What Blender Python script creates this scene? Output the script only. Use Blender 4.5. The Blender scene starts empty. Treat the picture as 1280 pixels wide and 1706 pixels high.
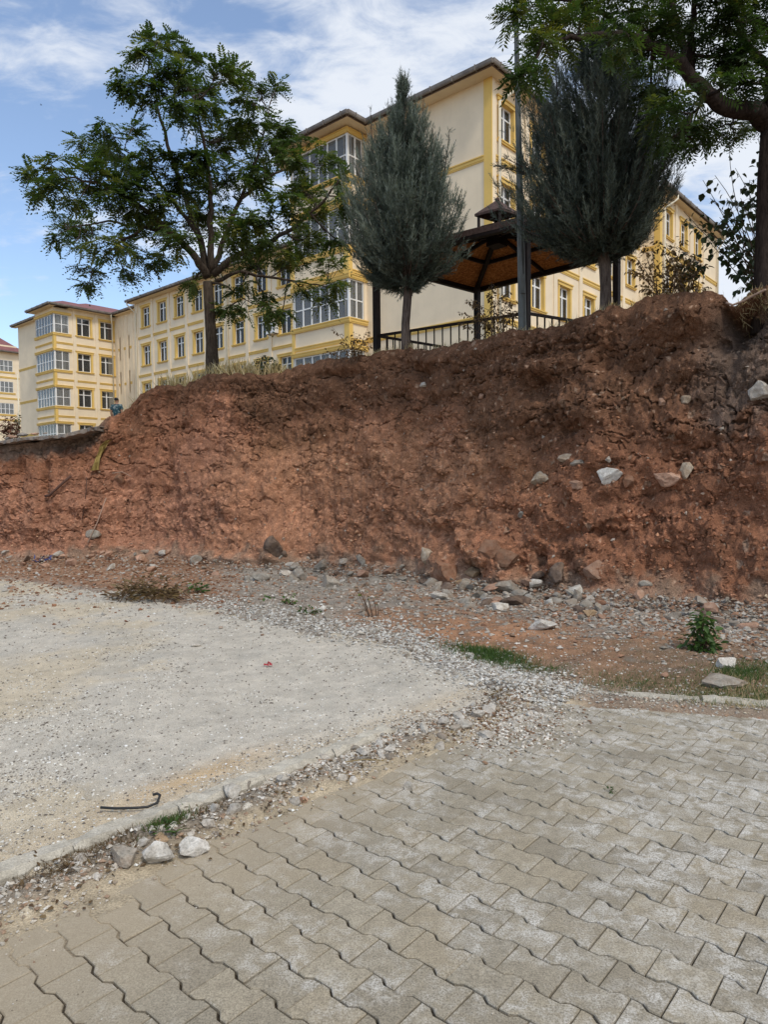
import bpy, math, random
import numpy as np
from mathutils import Matrix, Vector
R = math.radians
rng = np.random.default_rng(11)
random.seed(5)
S = bpy.context.scene

# ------------------------------------------------------------------ camera
F_PX, EYE = 1160.0, 1.6
PITCH, ROLL = R(2.42), R(0.51)
fw = Vector((0, math.cos(PITCH), -math.sin(PITCH)))
up0 = Vector((0, math.sin(PITCH), math.cos(PITCH)))
rt0 = Vector((1, 0, 0))
rt = rt0 * math.cos(ROLL) - up0 * math.sin(ROLL)
up = rt0 * math.sin(ROLL) + up0 * math.cos(ROLL)
cam_d = bpy.data.cameras.new('camera')
cam = bpy.data.objects.new('camera', cam_d)
S.collection.objects.link(cam)
M = Matrix.Identity(4)
for i in range(3):
    M[i][0], M[i][1], M[i][2] = rt[i], up[i], -fw[i]
M[2][3] = EYE
cam.matrix_world = M
cam_d.sensor_fit = 'VERTICAL'
cam_d.sensor_height = 36.0
cam_d.lens = 36.0 * F_PX / 1706.0
cam_d.clip_start, cam_d.clip_end = 0.05, 3000
S.camera = cam

# ------------------------------------------------------------------ sky, sun, exposure
SUN_DIR = Vector((0.36, -0.60, 0.92)).normalized()
sun_el = math.asin(SUN_DIR.z)
sun_rot = math.atan2(SUN_DIR.x, SUN_DIR.y)
W = bpy.data.worlds.new('World')
S.world = W
W.use_nodes = True
nt = W.node_tree
nt.nodes.clear()
def wn(t, **k):
    n = nt.nodes.new(t)
    for a, b in k.items():
        setattr(n, a, b)
    return n
L = nt.links.new
out = wn('ShaderNodeOutputWorld')
bg = wn('ShaderNodeBackground')
bg.inputs['Strength'].default_value = 0.135
sky = wn('ShaderNodeTexSky', sky_type='NISHITA', sun_disc=False, sun_elevation=sun_el, sun_rotation=sun_rot)
sky.air_density, sky.dust_density, sky.ozone_density = 1.0, 0.6, 1.6
tc = wn('ShaderNodeTexCoord')
sep = wn('ShaderNodeSeparateXYZ')
L(tc.outputs['Generated'], sep.inputs[0])
def wmath(op, a, b=None, clamp=False):
    n = wn('ShaderNodeMath', operation=op, use_clamp=clamp)
    for i, v in enumerate((a, b)):
        if v is None: continue
        if isinstance(v, (int, float)): n.inputs[i].default_value = v
        else: L(v, n.inputs[i])
    return n.outputs[0]
zc = wmath('ADD', wmath('MAXIMUM', sep.outputs[2], 0.0), 0.22)
cx = wmath('DIVIDE', sep.outputs[0], zc)
cy = wmath('DIVIDE', sep.outputs[1], zc)
comb = wn('ShaderNodeCombineXYZ')
L(cx, comb.inputs[0]); L(cy, comb.inputs[1])
def wnoise(scale, detail, rough, dist, vec, off):
    mp = wn('ShaderNodeMapping')
    mp.inputs['Location'].default_value = off
    mp.inputs['Scale'].default_value = scale
    mp.inputs['Rotation'].default_value = (0, 0, R(28))
    L(vec, mp.inputs[0])
    n = wn('ShaderNodeTexNoise')
    n.inputs['Scale'].default_value = 1.0
    n.inputs['Detail'].default_value = detail
    n.inputs['Roughness'].default_value = rough
    n.inputs['Distortion'].default_value = dist
    L(mp.outputs[0], n.inputs['Vector'])
    return n.outputs[0]
n1 = wnoise((1.9, 3.6, 1), 7, 0.56, 0.3, comb.outputs[0], (3.1, 1.7, 0))
n2 = wnoise((8.0, 13.0, 1), 6, 0.62, 0.5, comb.outputs[0], (0.4, 6.2, 0))
nsum = wmath('ADD', wmath('MULTIPLY', n1, 0.66), wmath('MULTIPLY', n2, 0.34))
# the cloud sheet thickens towards the right hand side of the view and thins out low on the left
nsum = wmath('ADD', nsum, wmath('MULTIPLY', wmath('ADD', cx, wmath('MULTIPLY', wmath('MAXIMUM', cx, 0.0), 0.9)), 0.085))
nsum = wmath('ADD', nsum, wmath('MULTIPLY', wmath('SUBTRACT', sep.outputs[2], 0.36), 0.13))
cr = wn('ShaderNodeValToRGB')
cr.color_ramp.elements[0].position, cr.color_ramp.elements[0].color = 0.41, (.06, .06, .06, 1)
cr.color_ramp.elements[1].position, cr.color_ramp.elements[1].color = 0.60, (1, 1, 1, 1)
cr.color_ramp.interpolation = 'EASE'
L(nsum, cr.inputs[0])
above = wn('ShaderNodeMapRange', interpolation_type='SMOOTHSTEP')
above.inputs[1].default_value, above.inputs[2].default_value = -0.06, 0.02
L(sep.outputs[2], above.inputs[0])
cl = wn('ShaderNodeMix', data_type='RGBA')
L(wmath('MULTIPLY', wmath('MULTIPLY', cr.outputs[0], 0.93), above.outputs[0]), cl.inputs['Factor'])
hsv = wn('ShaderNodeHueSaturation')
hsv.inputs['Saturation'].default_value = 1.0
hsv.inputs['Value'].default_value = 1.15
L(sky.outputs[0], hsv.inputs['Color'])
L(hsv.outputs[0], cl.inputs['A'])
cl.inputs['B'].default_value = (4.75, 5.0, 5.4, 1)
L(cl.outputs['Result'], bg.inputs['Color'])
L(bg.outputs[0], out.inputs[0])

sd = bpy.data.lights.new('sun', 'SUN')
sd.energy, sd.angle, sd.color = 1.5, R(11), (1.0, 0.94, 0.84)
so = bpy.data.objects.new('sun', sd)
so.rotation_euler = SUN_DIR.to_track_quat('Z', 'Y').to_euler()
so.location = (0, 0, 40)
S.collection.objects.link(so)
S.view_settings.view_transform = 'Standard'
S.view_settings.look = 'None'
S.view_settings.gamma = 1
S.view_settings.use_curve_mapping = False
S.view_settings.exposure = 0.42

# ------------------------------------------------------------------ helpers
nfw, nrt, nup = np.array(fw), np.array(rt), np.array(up)
def ray(px, py):
    return nfw + (px - 640.0) / F_PX * nrt - (py - 853.0) / F_PX * nup
def at(px, py, Y):
    d = ray(px, py); t = Y / d[1]
    return np.array((d[0] * t, Y, EYE + d[2] * t))
def G(px, py, z=0.0):
    d = ray(px, py); t = (z - EYE) / d[2]
    return np.array((d[0] * t, d[1] * t, z))
def project(P):
    P = np.asarray(P, float) - np.array((0, 0, EYE))
    w = P @ nfw
    return 640 + F_PX * (P @ nrt) / w, 853 - F_PX * (P @ nup) / w
def Grid(px, py, z=0.0):
    px = np.asarray(px, float); py = np.asarray(py, float)
    d = nfw[None] + ((px - 640) / F_PX)[:, None] * nrt[None] - ((py - 853) / F_PX)[:, None] * nup[None]
    t = (z - EYE) / d[:, 2]
    return np.stack((d[:, 0] * t, d[:, 1] * t, np.full(len(px), z)), 1)

def _h(i, j, k, seed):
    n = (i.astype(np.int64) * 374761393 + j.astype(np.int64) * 668265263 + k.astype(np.int64) * 2147483647 + seed * 974711) & 0xFFFFFFFF
    n = ((n ^ (n >> 13)) * 1274126177) & 0xFFFFFFFF
    n = ((n ^ (n >> 16)) * 2246822519) & 0xFFFFFFFF
    return ((n ^ (n >> 15)) & 0xFFFFFF) / float(0xFFFFFF)
def vnoise(p, seed=0):
    i = np.floor(p).astype(np.int64); f = p - i; f = f * f * (3 - 2 * f)
    r = 0
    for a in (0, 1):
        wa = f[:, 0] if a else 1 - f[:, 0]
        for b in (0, 1):
            wb = f[:, 1] if b else 1 - f[:, 1]
            for c in (0, 1):
                wc = f[:, 2] if c else 1 - f[:, 2]
                r = r + wa * wb * wc * _h(i[:, 0] + a, i[:, 1] + b, i[:, 2] + c, seed)
    return r * 2 - 1
def fbm(p, octv=4, seed=0, gain=0.5):
    r, a = 0, 1.0
    for o in range(octv):
        r = r + a * vnoise(p * (2.03 ** o) + o * 17.3, seed + o); a *= gain
    return r
def worley(p, seed=0):
    i = np.floor(p).astype(np.int64)
    f1 = np.full(len(p), 9.0); f2 = np.full(len(p), 9.0); cid = np.zeros(len(p))
    for a in (-1, 0, 1):
        for b in (-1, 0, 1):
            for c in (-1, 0, 1):
                q0, q1, q2 = i[:, 0] + a, i[:, 1] + b, i[:, 2] + c
                h = _h(q0, q1, q2, seed)
                d = np.sqrt((q0 + h - p[:, 0]) ** 2 + (q1 + _h(q0, q1, q2, seed + 1) - p[:, 1]) ** 2 + (q2 + _h(q0, q1, q2, seed + 2) - p[:, 2]) ** 2)
                m = d < f1
                f2 = np.where(m, f1, np.minimum(f2, d)); cid = np.where(m, h, cid); f1 = np.where(m, d, f1)
    return f1, f2, cid
def sstep(a, b, x):
    t = np.clip((x - a) / (b - a), 0, 1); return t * t * (3 - 2 * t)

def mesh_np(name, V, F, attrs=None, smooth=False):
    V = np.ascontiguousarray(V, dtype=np.float32); F = np.ascontiguousarray(F, dtype=np.int32)
    me = bpy.data.meshes.new(name)
    n, k = F.shape
    me.vertices.add(len(V)); me.vertices.foreach_set('co', V.ravel())
    me.loops.add(n * k); me.loops.foreach_set('vertex_index', F.ravel())
    me.polygons.add(n); me.polygons.foreach_set('loop_start', np.arange(0, n * k, k, dtype=np.int32))
    me.polygons.foreach_set('use_smooth', np.full(n, smooth, dtype=bool))
    me.update(calc_edges=True)
    add_attrs(me, attrs)
    return me
def add_attrs(me, attrs):
    for nme, v in (attrs or {}).items():
        v = np.asarray(v, dtype=np.float32)
        if v.ndim == 1:
            me.attributes.new(nme, 'FLOAT', 'POINT').data.foreach_set('value', v)
        else:
            if v.shape[1] == 3: v = np.concatenate((v, np.ones((len(v), 1), np.float32)), 1)
            me.attributes.new(nme, 'FLOAT_COLOR', 'POINT').data.foreach_set('color', np.ascontiguousarray(v).ravel())
def mesh_py(name, V, F, smooth=False):
    me = bpy.data.meshes.new(name)
    me.from_pydata([tuple(map(float, v)) for v in V], [], F)
    me.update()
    if smooth:
        me.polygons.foreach_set('use_smooth', np.full(len(me.polygons), True, dtype=bool))
    return me
def link(name, me, mat=None, parent=None, loc=None):
    o = bpy.data.objects.new(name, me)
    S.collection.objects.link(o)
    if me is not None and mat is not None and len(me.materials) == 0: me.materials.append(mat)
    if parent is not None: o.parent = parent
    if loc is not None: o.location = loc
    return o
def tag(o, label, cat, group=None):
    o['label'] = label; o['category'] = cat
    if group: o['group'] = group
    return o
def thing(name, label, cat, loc, group=None):
    o = link(name, None, loc=tuple(map(float, loc)))
    return tag(o, label, cat, group)
def base(o):
    return np.array(o.location)

class MB:
    """collects shapes in world space, builds one mesh relative to its parent"""
    def __init__(s): s.V, s.F = [], []
    def add(s, V, F):
        n = len(s.V); s.V += [np.asarray(v, float) for v in V]; s.F += [tuple(i + n for i in f) for f in F]; return s
    def box(s, fr, a, b):
        o, x, y = fr[:3]
        c = []
        for k in (0, 1):
            for j in (0, 1):
                for i in (0, 1):
                    c.append(o + x * (a[0], b[0])[i] + y * (a[1], b[1])[j] + np.array((0, 0, (a[2], b[2])[k])))
        return s.add(c, [(0, 2, 3, 1), (4, 5, 7, 6), (0, 1, 5, 4), (2, 6, 7, 3), (0, 4, 6, 2), (1, 3, 7, 5)])
    def quad(s, a, b, c, d): return s.add([a, b, c, d], [(0, 1, 2, 3)])
    def tube(s, pts, rad, n=8, cap=True):
        pts = [np.asarray(p, float) for p in pts]
        if np.isscalar(rad): rad = [rad] * len(pts)
        rings = []; prev = None
        for i, p in enumerate(pts):
            t = pts[min(i + 1, len(pts) - 1)] - pts[max(i - 1, 0)]
            t = t / (np.linalg.norm(t) + 1e-9)
            if prev is None:
                r = np.array((1, 0, 0)) if abs(t[0]) < .8 else np.array((0, 1, 0))
            else: r = prev
            x = r - t * (r @ t); x /= np.linalg.norm(x) + 1e-9; prev = x
            y = np.cross(t, x)
            rings.append([p + rad[i] * (x * math.cos(6.28318 * k / n) + y * math.sin(6.28318 * k / n)) for k in range(n)])
        V = [v for r_ in rings for v in r_]; F = []
        for i in range(len(pts) - 1):
            for k in range(n):
                F.append((i * n + k, i * n + (k + 1) % n, (i + 1) * n + (k + 1) % n, (i + 1) * n + k))
        if cap:
            F.append(tuple(range(n))[::-1]); F.append(tuple((len(pts) - 1) * n + k for k in range(n)))
        return s.add(V, F)
    def bar(s, p, q, w, h):
        """square bar from p to q"""
        p = np.asarray(p, float); q = np.asarray(q, float)
        t = q - p; t /= np.linalg.norm(t)
        x = np.cross(t, (0, 0, 1.0))
        if np.linalg.norm(x) < 1e-3: x = np.array((1.0, 0, 0))
        x /= np.linalg.norm(x); y = np.cross(x, t)
        c = [e + x * i * w / 2 + y * j * h / 2 for e in (p, q) for i, j in ((-1, -1), (1, -1), (1, 1), (-1, 1))]
        return s.add(c, [(0, 3, 2, 1), (4, 5, 6, 7), (0, 1, 5, 4), (1, 2, 6, 5), (2, 3, 7, 6), (3, 0, 4, 7)])
    def build(s, name, mat, parent=None, origin=None, smooth=False):
        o = base(parent) if parent is not None else (np.zeros(3) if origin is None else np.asarray(origin, float))
        me = mesh_py(name, [v - o for v in s.V], s.F, smooth)
        return link(name, me, mat, parent, None if parent is not None else tuple(map(float, o)))

# ------------------------------------------------------------------ materials
def mat(name, col, rough=0.8, spec=0.3, build=None):
    m = bpy.data.materials.new(name); m.use_nodes = True
    b = m.node_tree.nodes['Principled BSDF']
    b.inputs['Base Color'].default_value = (*col, 1)
    b.inputs['Roughness'].default_value = rough
    b.inputs['Specular IOR Level'].default_value = spec
    if build: build(NB(m), b)
    return m
class NB:
    def __init__(s, m): s.t = m.node_tree; s.m = m
    def n(s, t, **k):
        x = s.t.nodes.new(t)
        for a, b in k.items(): setattr(x, a, b)
        return x
    def l(s, a, b): s.t.links.new(a, b)
    def pos(s): return s.n('ShaderNodeNewGeometry').outputs['Position']
    def objc(s): return s.n('ShaderNodeTexCoord').outputs['Object']
    def noise(s, scale, detail=4, rough=.55, vec=None, stretch=None, dist=0):
        n = s.n('ShaderNodeTexNoise'); n.inputs['Scale'].default_value = scale
        n.inputs['Detail'].default_value = detail; n.inputs['Roughness'].default_value = rough; n.inputs['Distortion'].default_value = dist
        v = vec if vec is not None else s.pos()
        if stretch:
            mp = s.n('ShaderNodeMapping'); mp.inputs['Scale'].default_value = stretch; s.l(v, mp.inputs[0]); v = mp.outputs[0]
        s.l(v, n.inputs['Vector']); return n.outputs[0]
    def voro(s, scale, feature='F1', vec=None):
        n = s.n('ShaderNodeTexVoronoi', feature=feature); n.inputs['Scale'].default_value = scale
        s.l(vec if vec is not None else s.pos(), n.inputs['Vector']); return n
    def ramp(s, fac, stops, interp='LINEAR'):
        r = s.n('ShaderNodeValToRGB'); cr = r.color_ramp; cr.interpolation = interp
        while len(cr.elements) < len(stops): cr.elements.new(0.5)
        for e, (p, c) in zip(cr.elements, stops):
            e.position = p; e.color = (*(c if not np.isscalar(c) else (c, c, c)), 1)
        s.l(fac, r.inputs[0]); return r.outputs[0]
    def mix(s, fac, a, b, mode='MIX'):
        n = s.n('ShaderNodeMix', data_type='RGBA', blend_type=mode)
        for sock, v in ((n.inputs['Factor'], fac), (n.inputs['A'], a), (n.inputs['B'], b)):
            if isinstance(v, (int, float)): sock.default_value = v
            elif isinstance(v, tuple): sock.default_value = (*v, 1)
            else: s.l(v, sock)
        return n.outputs['Result']
    def math(s, op, a, b=None):
        n = s.n('ShaderNodeMath', operation=op)
        for i, v in enumerate((a, b)):
            if v is None: continue
            if isinstance(v, (int, float)): n.inputs[i].default_value = v
            else: s.l(v, n.inputs[i])
        return n.outputs[0]
    def attr(s, name): return s.n('ShaderNodeAttribute', attribute_name=name)
    def rand(s): return s.n('ShaderNodeObjectInfo').outputs['Random']
    def bump(s, b, h, dist=.01, strength=1.0):
        n = s.n('ShaderNodeBump'); n.inputs['Distance'].default_value = dist; n.inputs['Strength'].default_value = strength
        s.l(h, n.inputs['Height']); s.l(n.outputs[0], b.inputs['Normal'])

def m_plaster(col, dirt):
    def f(B, b):
        n = B.noise(0.9, 5, .6); n2 = B.noise(9, 4, .6); st = B.noise(1.6, 4, .6, stretch=(3, 3, .22))
        c = B.mix(B.ramp(n, [(.35, 0), (.7, 1)]), tuple(x * .93 for x in col), tuple(min(1, x * 1.05) for x in col))
        c = B.mix(B.math('MULTIPLY', B.ramp(st, [(.55, 0), (.8, 1)]), .16), c, dirt)
        B.l(c, b.inputs['Base Color']); B.bump(b, n2, .006, .5)
    return f
M_WALL = mat('cream_plaster', (.80, .70, .47), .85, .2, m_plaster((.83, .70, .515), (.62, .51, .37)))
M_OCHRE = mat('ochre_trim', (.60, .38, .085), .75, .25, m_plaster((.76, .52, .16), (.50, .34, .11)))
M_SOFFIT = mat('soffit_plaster', (.74, .64, .46), .85, .2, m_plaster((.80, .68, .50), (.58, .47, .34)))
M_WHITE = mat('white_upvc', (.80, .80, .79), .35, .4)
M_PIPE = mat('cream_pipe', (.72, .66, .52), .45, .4)
M_GUTTER = mat('grey_gutter', (.22, .20, .185), .5, .4, lambda B, b: B.l(B.ramp(B.noise(2, 4), [(.35, (.13, .11, .098)), (.7, (.25, .22, .19))]), b.inputs['Base Color']))
M_FASCIA = mat('brown_fascia', (.13, .085, .06), .7)
M_ROOF = mat('red_roof_sheet', (.20, .055, .05), .55, .3, lambda B, b: B.l(B.ramp(B.noise(1.5, 5), [(.3, (.15, .045, .042)), (.7, (.24, .085, .075))]), b.inputs['Base Color']))
M_CURT = mat('white_curtain', (.72, .73, .74), .9, .1, lambda B, b: B.l(B.ramp(B.noise(6, 2, stretch=(4, 4, .15)), [(.3, (.45, .46, .48)), (.65, (.78, .78, .78))]), b.inputs['Base Color']))
M_GREYC = mat('grey_curtain', (.25, .27, .30), .9, .1, lambda B, b: B.l(B.ramp(B.noise(5, 2, stretch=(4, 4, .2)), [(.3, (.34, .34, .33)), (.7, (.68, .67, .65))]), b.inputs['Base Color']))
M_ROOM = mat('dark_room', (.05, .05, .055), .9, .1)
def glass(grey_mix):
    m = bpy.data.materials.new('window_glass'); m.use_nodes = True
    t = m.node_tree; t.nodes.clear()
    o = t.nodes.new('ShaderNodeOutputMaterial'); mx = t.nodes.new('ShaderNodeMixShader')
    tr = t.nodes.new('ShaderNodeBsdfTransparent'); gl = t.nodes.new('ShaderNodeBsdfGlossy'); fr = t.nodes.new('ShaderNodeFresnel')
    tr.inputs[0].default_value = (.84, .87, .88, 1); gl.inputs['Roughness'].default_value = .03
    gl.inputs['Color'].default_value = (.9, .9, .9, 1); fr.inputs[0].default_value = 1.42
    df = t.nodes.new('ShaderNodeBsdfDiffuse'); df.inputs[0].default_value = (.62, .62, .60, 1); m2 = t.nodes.new('ShaderNodeMixShader'); m2.inputs[0].default_value = grey_mix  # grey diffuse share makes the panes paler
    t.links.new(tr.outputs[0], m2.inputs[1]); t.links.new(df.outputs[0], m2.inputs[2])
    t.links.new(fr.outputs[0], mx.inputs[0]); t.links.new(m2.outputs[0], mx.inputs[1]); t.links.new(gl.outputs[0], mx.inputs[2]); t.links.new(mx.outputs[0], o.inputs[0])
    return m
M_GLASS = glass(.22)
M_GLASSC = glass(.05)
M_STEEL = mat('galvanised_steel', (.30, .31, .31), .6, .3, lambda B, b: (B.l(B.ramp(B.noise(14, 4, stretch=(1, 1, .3)), [(.3, (.075, .082, .08)), (.7, (.145, .155, .15))]), b.inputs['Base Color'])))
M_BROWNST = mat('brown_painted_steel', (.035, .022, .02), .6, .15, lambda B, b: B.l(B.ramp(B.noise(8, 4), [(.3, (.012, .0085, .008)), (.7, (.026, .017, .015))]), b.inputs['Base Color']))
M_OSB = mat('osb_board', (.26, .10, .035), .8, .2, lambda B, b: B.l(B.ramp(B.voro(26).outputs['Color'], [(.2, (.33, .12, .035)), (.55, (.50, .20, .06)), (.9, (.62, .29, .10))]), b.inputs['Base Color']))
M_SHINGLE = mat('brown_shingle', (.12, .075, .062), .8, .2, lambda B, b: B.l(B.ramp(B.noise(20, 5), [(.3, (.05, .032, .028)), (.7, (.11, .07, .06))]), b.inputs['Base Color']))

# ------------------------------------------------------------------ school building
Uv = np.array((.664, .748, 0.)); Uv /= np.linalg.norm(Uv)
Vv = np.array((-Uv[1], Uv[0], 0.))
Zv = np.array((0, 0, 1.))
def P2(px, Y):
    p = at(px, 500, Y); return np.array((p[0], Y, 0.))
C0 = P2(820, 29.4)
school = thing('school_building', 'long cream three winged school building with ochre trim standing behind the bank', 'building', (C0[0], C0[1], 3.0))
def part(mb, name, m, parent=None, smooth=False): return mb.build(name, m, parent or school, smooth=smooth)
def FR(o, x): return (np.asarray(o, float), x, np.cross(Zv, x))
def pt(fr, s, n, z): return fr[0] + fr[1] * s + fr[2] * n + Zv * z

def wall(mb, fr, s0, s1, z0, z1, holes=()):
    ss = sorted({s0, s1} | {h[i] for h in holes for i in (0, 1) if s0 < h[i] < s1})
    zs = sorted({z0, z1} | {h[i] for h in holes for i in (2, 3) if z0 < h[i] < z1})
    for a, b in zip(ss, ss[1:]):
        for c, d in zip(zs, zs[1:]):
            m, n = (a + b) / 2, (c + d) / 2
            if any(h[0] < m < h[1] and h[2] < n < h[3] for h in holes): continue
            mb.quad(pt(fr, a, 0, c), pt(fr, b, 0, c), pt(fr, b, 0, d), pt(fr, a, 0, d))

LF = (np.zeros(3), np.array((1., 0, 0)), np.array((0, 1., 0)))
def lmesh(mb, name, m):
    me = mesh_py(name, mb.V, mb.F); me.materials.append(m); return me
def window_kit(w, h, curtain, split=.5, big=.13):
    f = MB()
    e = .07
    for a, b in (((0, .13, 0), (e, .19, h)), ((w - e, .13, 0), (w, .19, h)), ((e, .13, 0), (w - e, .19, e)), ((e, .13, h - e), (w - e, .19, h))): f.box(LF, a, b)
    mx, tz = w * split, h * .69
    f.box(LF, (mx - .05, .125, e), (mx + .05, .188, h - e))
    f.box(LF, (e, .128, tz - .035), (mx - .05, .186, tz + .035)); f.box(LF, (mx + .05, .128, tz - .035), (w - e, .186, tz + .035))
    fm = lmesh(f, 'window_frame', M_WHITE)
    panes = []
    for a, b in ((e, mx - .05), (mx + .05, w - e)):
        for c, d in ((e, tz - .035), (tz + .035, h - e)):
            p = MB(); p.box(LF, (a, .155, c), (b, .161, d)); panes.append(lmesh(p, 'pane', M_GLASSC))
    s = MB()
    D = .2
    s.quad((0, 0, 0), (0, 0, h), (0, D, h), (0, D, 0)); s.quad((w, 0, 0), (w, D, 0), (w, D, h), (w, 0, h))
    s.quad((0, 0, h), (w, 0, h), (w, D, h), (0, D, h)); s.quad((0, 0, 0), (0, D, 0), (w, D, 0), (w, 0, 0))
    s.box(LF, (-big, -.05, -.001), (-.002, 0.02, h + .001)); s.box(LF, (w + .002, -.05, -.001), (w + big, .02, h + .001))
    s.box(LF, (-big - .06, -.075, h + .002), (w + big + .06, .02, h + .15)); s.box(LF, (-big - .1, -.11, h + .15), (w + big + .1, .02, h + .21))
    s.box(LF, (-big - .06, -.085, -.13), (w + big + .06, .02, -.002)); s.box(LF, (-big - .1, -.12, -.06), (w + big + .1, -.086, -.004))
    sm = lmesh(s, 'window_surround', M_OCHRE)
    cm = None
    if curtain:
        c = MB(); a, b, mt = curtain
        n = 14
        for i in range(n):
            x0, x1 = w * (a + (b - a) * i / n), w * (a + (b - a) * (i + 1) / n)
            y0, y1 = .225 + .03 * (i % 2), .225 + .03 * ((i + 1) % 2)
            c.quad((x0, y0, .02), (x1, y1, .02), (x1, y1, h), (x0, y0, h))
        cm = lmesh(c, 'curtain', mt)
    return fm, panes, sm, cm
def put_window(kit, fr, s, z, parent):
    fm, panes, sm, cm = kit
    w = link('window', fm, parent=parent)
    p = pt(fr, s, 0, z) - base(parent)
    w.location = tuple(p); w.rotation_euler = (0, 0, math.atan2(fr[1][1], fr[1][0]))
    link('window_surround', sm, parent=w)
    for q in panes: link('pane', q, parent=w)
    if cm: link('curtain', cm, parent=w)
def glazing(fr, s0, s1, z0, z1, nc, parent, pl=.05, pr=.05, nr=2):
    w, h = s1 - s0, z1 - z0
    f = MB(); t = .04
    f.box(LF, (0, .02, 0), (pl, .10, h)); f.box(LF, (w - pr, .02, 0), (w, .10, h))
    f.box(LF, (pl, .02, 0), (w - pr, .09, .06)); f.box(LF, (pl, .02, h - .06), (w - pr, .09, h))
    xs = [pl + (w - pl - pr) * i / nc for i in range(nc + 1)]
    zs = [.06 + (h - .12) * (.48 if nr == 2 and i == 1 else i / nr) for i in range(nr + 1)]
    for x in xs[1:-1]: f.box(LF, (x - t, .022, .06), (x + t, .088, h - .06))
    for a, b in zip(xs, xs[1:]):
        a2 = a + (t if a > pl else 0); b2 = b - (t if b < w - pr else 0)
        for z in zs[1:-1]: f.box(LF, (a2, .024, z - .03), (b2, .086, z + .03))
    o = link('bay_window', lmesh(f, 'bay_window', M_WHITE), parent=parent)
    o.location = tuple(pt(fr, s0, 0, z0) - base(parent)); o.rotation_euler = (0, 0, math.atan2(fr[1][1], fr[1][0]))
    for a, b in zip(xs, xs[1:]):
        for c, d in zip(zs, zs[1:]):
            p = MB(); p.box(LF, (a, .05, c), (b, .056, d))
            link('pane', lmesh(p, 'pane', M_GLASS), parent=o)
    cu = MB(); k = int(w / .25) + 1; j = 0
    for i in range(k):
        if math.sin(i * 1.7 + s0 * 3 + z0) >.75: continue
        cu.quad((w * i / k, .25 + .04 * (i % 2), .1), (w * (i + 1) / k, .29 - .04 * (i % 2), .1), (w * (i + 1) / k, .29 - .04 * (i % 2), h), (w * i / k, .25 + .04 * (i % 2), h)); j += 1
    if j: link('curtain', lmesh(cu, 'curtain', M_GREYC), parent=o)

def strip(fr, s0, s1, z0, z1, out=.05, m=None, name='string_course', parent=None):
    """moulded band: main fillet with a thinner lip above and below"""
    b = MB(); h = z1 - z0
    b.box(fr, (s0, -out, z0 + h * .25), (s1, .01, z1 - h * .22))
    b.box(fr, (s0, -out - .03, z1 - h * .22), (s1, .01, z1)); b.box(fr, (s0, -out + .02, z0), (s1, .01, z0 + h * .25))
    return part(b, name, m or M_OCHRE, parent)
def upright(fr, s0, s1, z0, z1, out=.06, m=None, name='pilaster', parent=None):
    b = MB(); b.box(fr, (s0, -out, z0), (s1, .01, z1)); return part(b, name, m or M_WALL, parent)
def eave(fr, s0, s1, over, z, parent, g0=None, g1=None, th=.17, soff=True, y0=0.):
    if soff:
        b = MB(); b.box(fr, (s0, -over, z), (s1, y0, z + .10)); part(b, 'soffit', M_SOFFIT, parent)
    g0 = s0 if g0 is None else g0; g1 = s1 if g1 is None else g1
    b = MB(); b.box(fr, (g0, -over - .025, z - .02), (g1, -over - .002, z + th)); part(b, 'fascia', M_FASCIA, parent)
    b = MB(); n = 7; prof = [(-over - .03 - .15 * (.5 - .5 * math.cos(math.pi * (1 + k / (n - 1)))) , z + th + .05 - .19 * math.sin(math.pi * k / (n - 1)) ** .8) for k in range(n)]
    V = [pt(fr, s, y, zz) for s in (g0, g1) for y, zz in prof]
    b.add(V, [(k, k + 1, n + k + 1, n + k) for k in range(n - 1)] + [tuple(range(n)), tuple(range(n, 2 * n))[::-1]])
    s = g0 + .5
    while s < g1 - .2:
        b.box(fr, (s - .02, -over - .205, z + th - .15), (s + .02, -over - .001, z + th + .07)); s += 1.15
    part(b, 'gutter', M_GUTTER, parent)
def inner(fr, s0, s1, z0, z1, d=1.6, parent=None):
    b = MB(); b.quad(pt(fr, s0, d, z0), pt(fr, s1, d, z0), pt(fr, s1, d, z1), pt(fr, s0, d, z1)); part(b, 'room_shade_backing', M_ROOM, parent)  # near-black sheet behind the panes, the unlit rooms' shade put into its colour
def downpipe(fr, s, z0, z1, over, parent, kick=0.):
    b = MB(); b.tube([pt(fr, s + kick, -over - .08, z1), pt(fr, s + kick, -over - .08, z1 - .28), pt(fr, s, -.12, z1 - .95), pt(fr, s, -.12, z0)], .065, 8)
    part(b, 'downpipe', M_PIPE, parent, True)

# main block ---------------------------------------------------------------
ZT = 18.25
GL = 12.3
gab = FR(C0 + Vv * GL, -Vv)
fac = FR(C0, Uv)
C2 = C0 + Uv * 16.2
fac2 = FR(C2 - Vv * 1.0, Uv)
step = FR(C2, -Vv)
Z0 = 2.5
rows = [15.95, 12.65, 9.45, 6.15]
kitA = window_kit(1.1, 1.55, (.12, .74, M_CURT), .5)
kitA2 = window_kit(1.1, 1.55, (.0, .6, M_CURT), .5)
cols1 = [.6 + 2.65 * k for k in range(6)]
cols2 = [.85, 3.45, 6.1]
holes1 = [(s, s + 1.1, z, z + 1.55) for s in cols1 for z in rows]
holes2 = [(s, s + 1.1, z, z + 1.55) for s in cols2 for z in rows]
b = MB()
wall(b, gab, 0, GL, Z0, ZT)
wall(b, fac, 0, 16.2, Z0, ZT, holes1)
wall(b, step, 0, 1.0, Z0, ZT)
wall(b, fac2, 0, 10.8, Z0, ZT, holes2)
E2 = C2 - Vv + Uv * 10.8
wall(b, FR(E2, Vv), 0, GL + 1, Z0, ZT)
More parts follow.
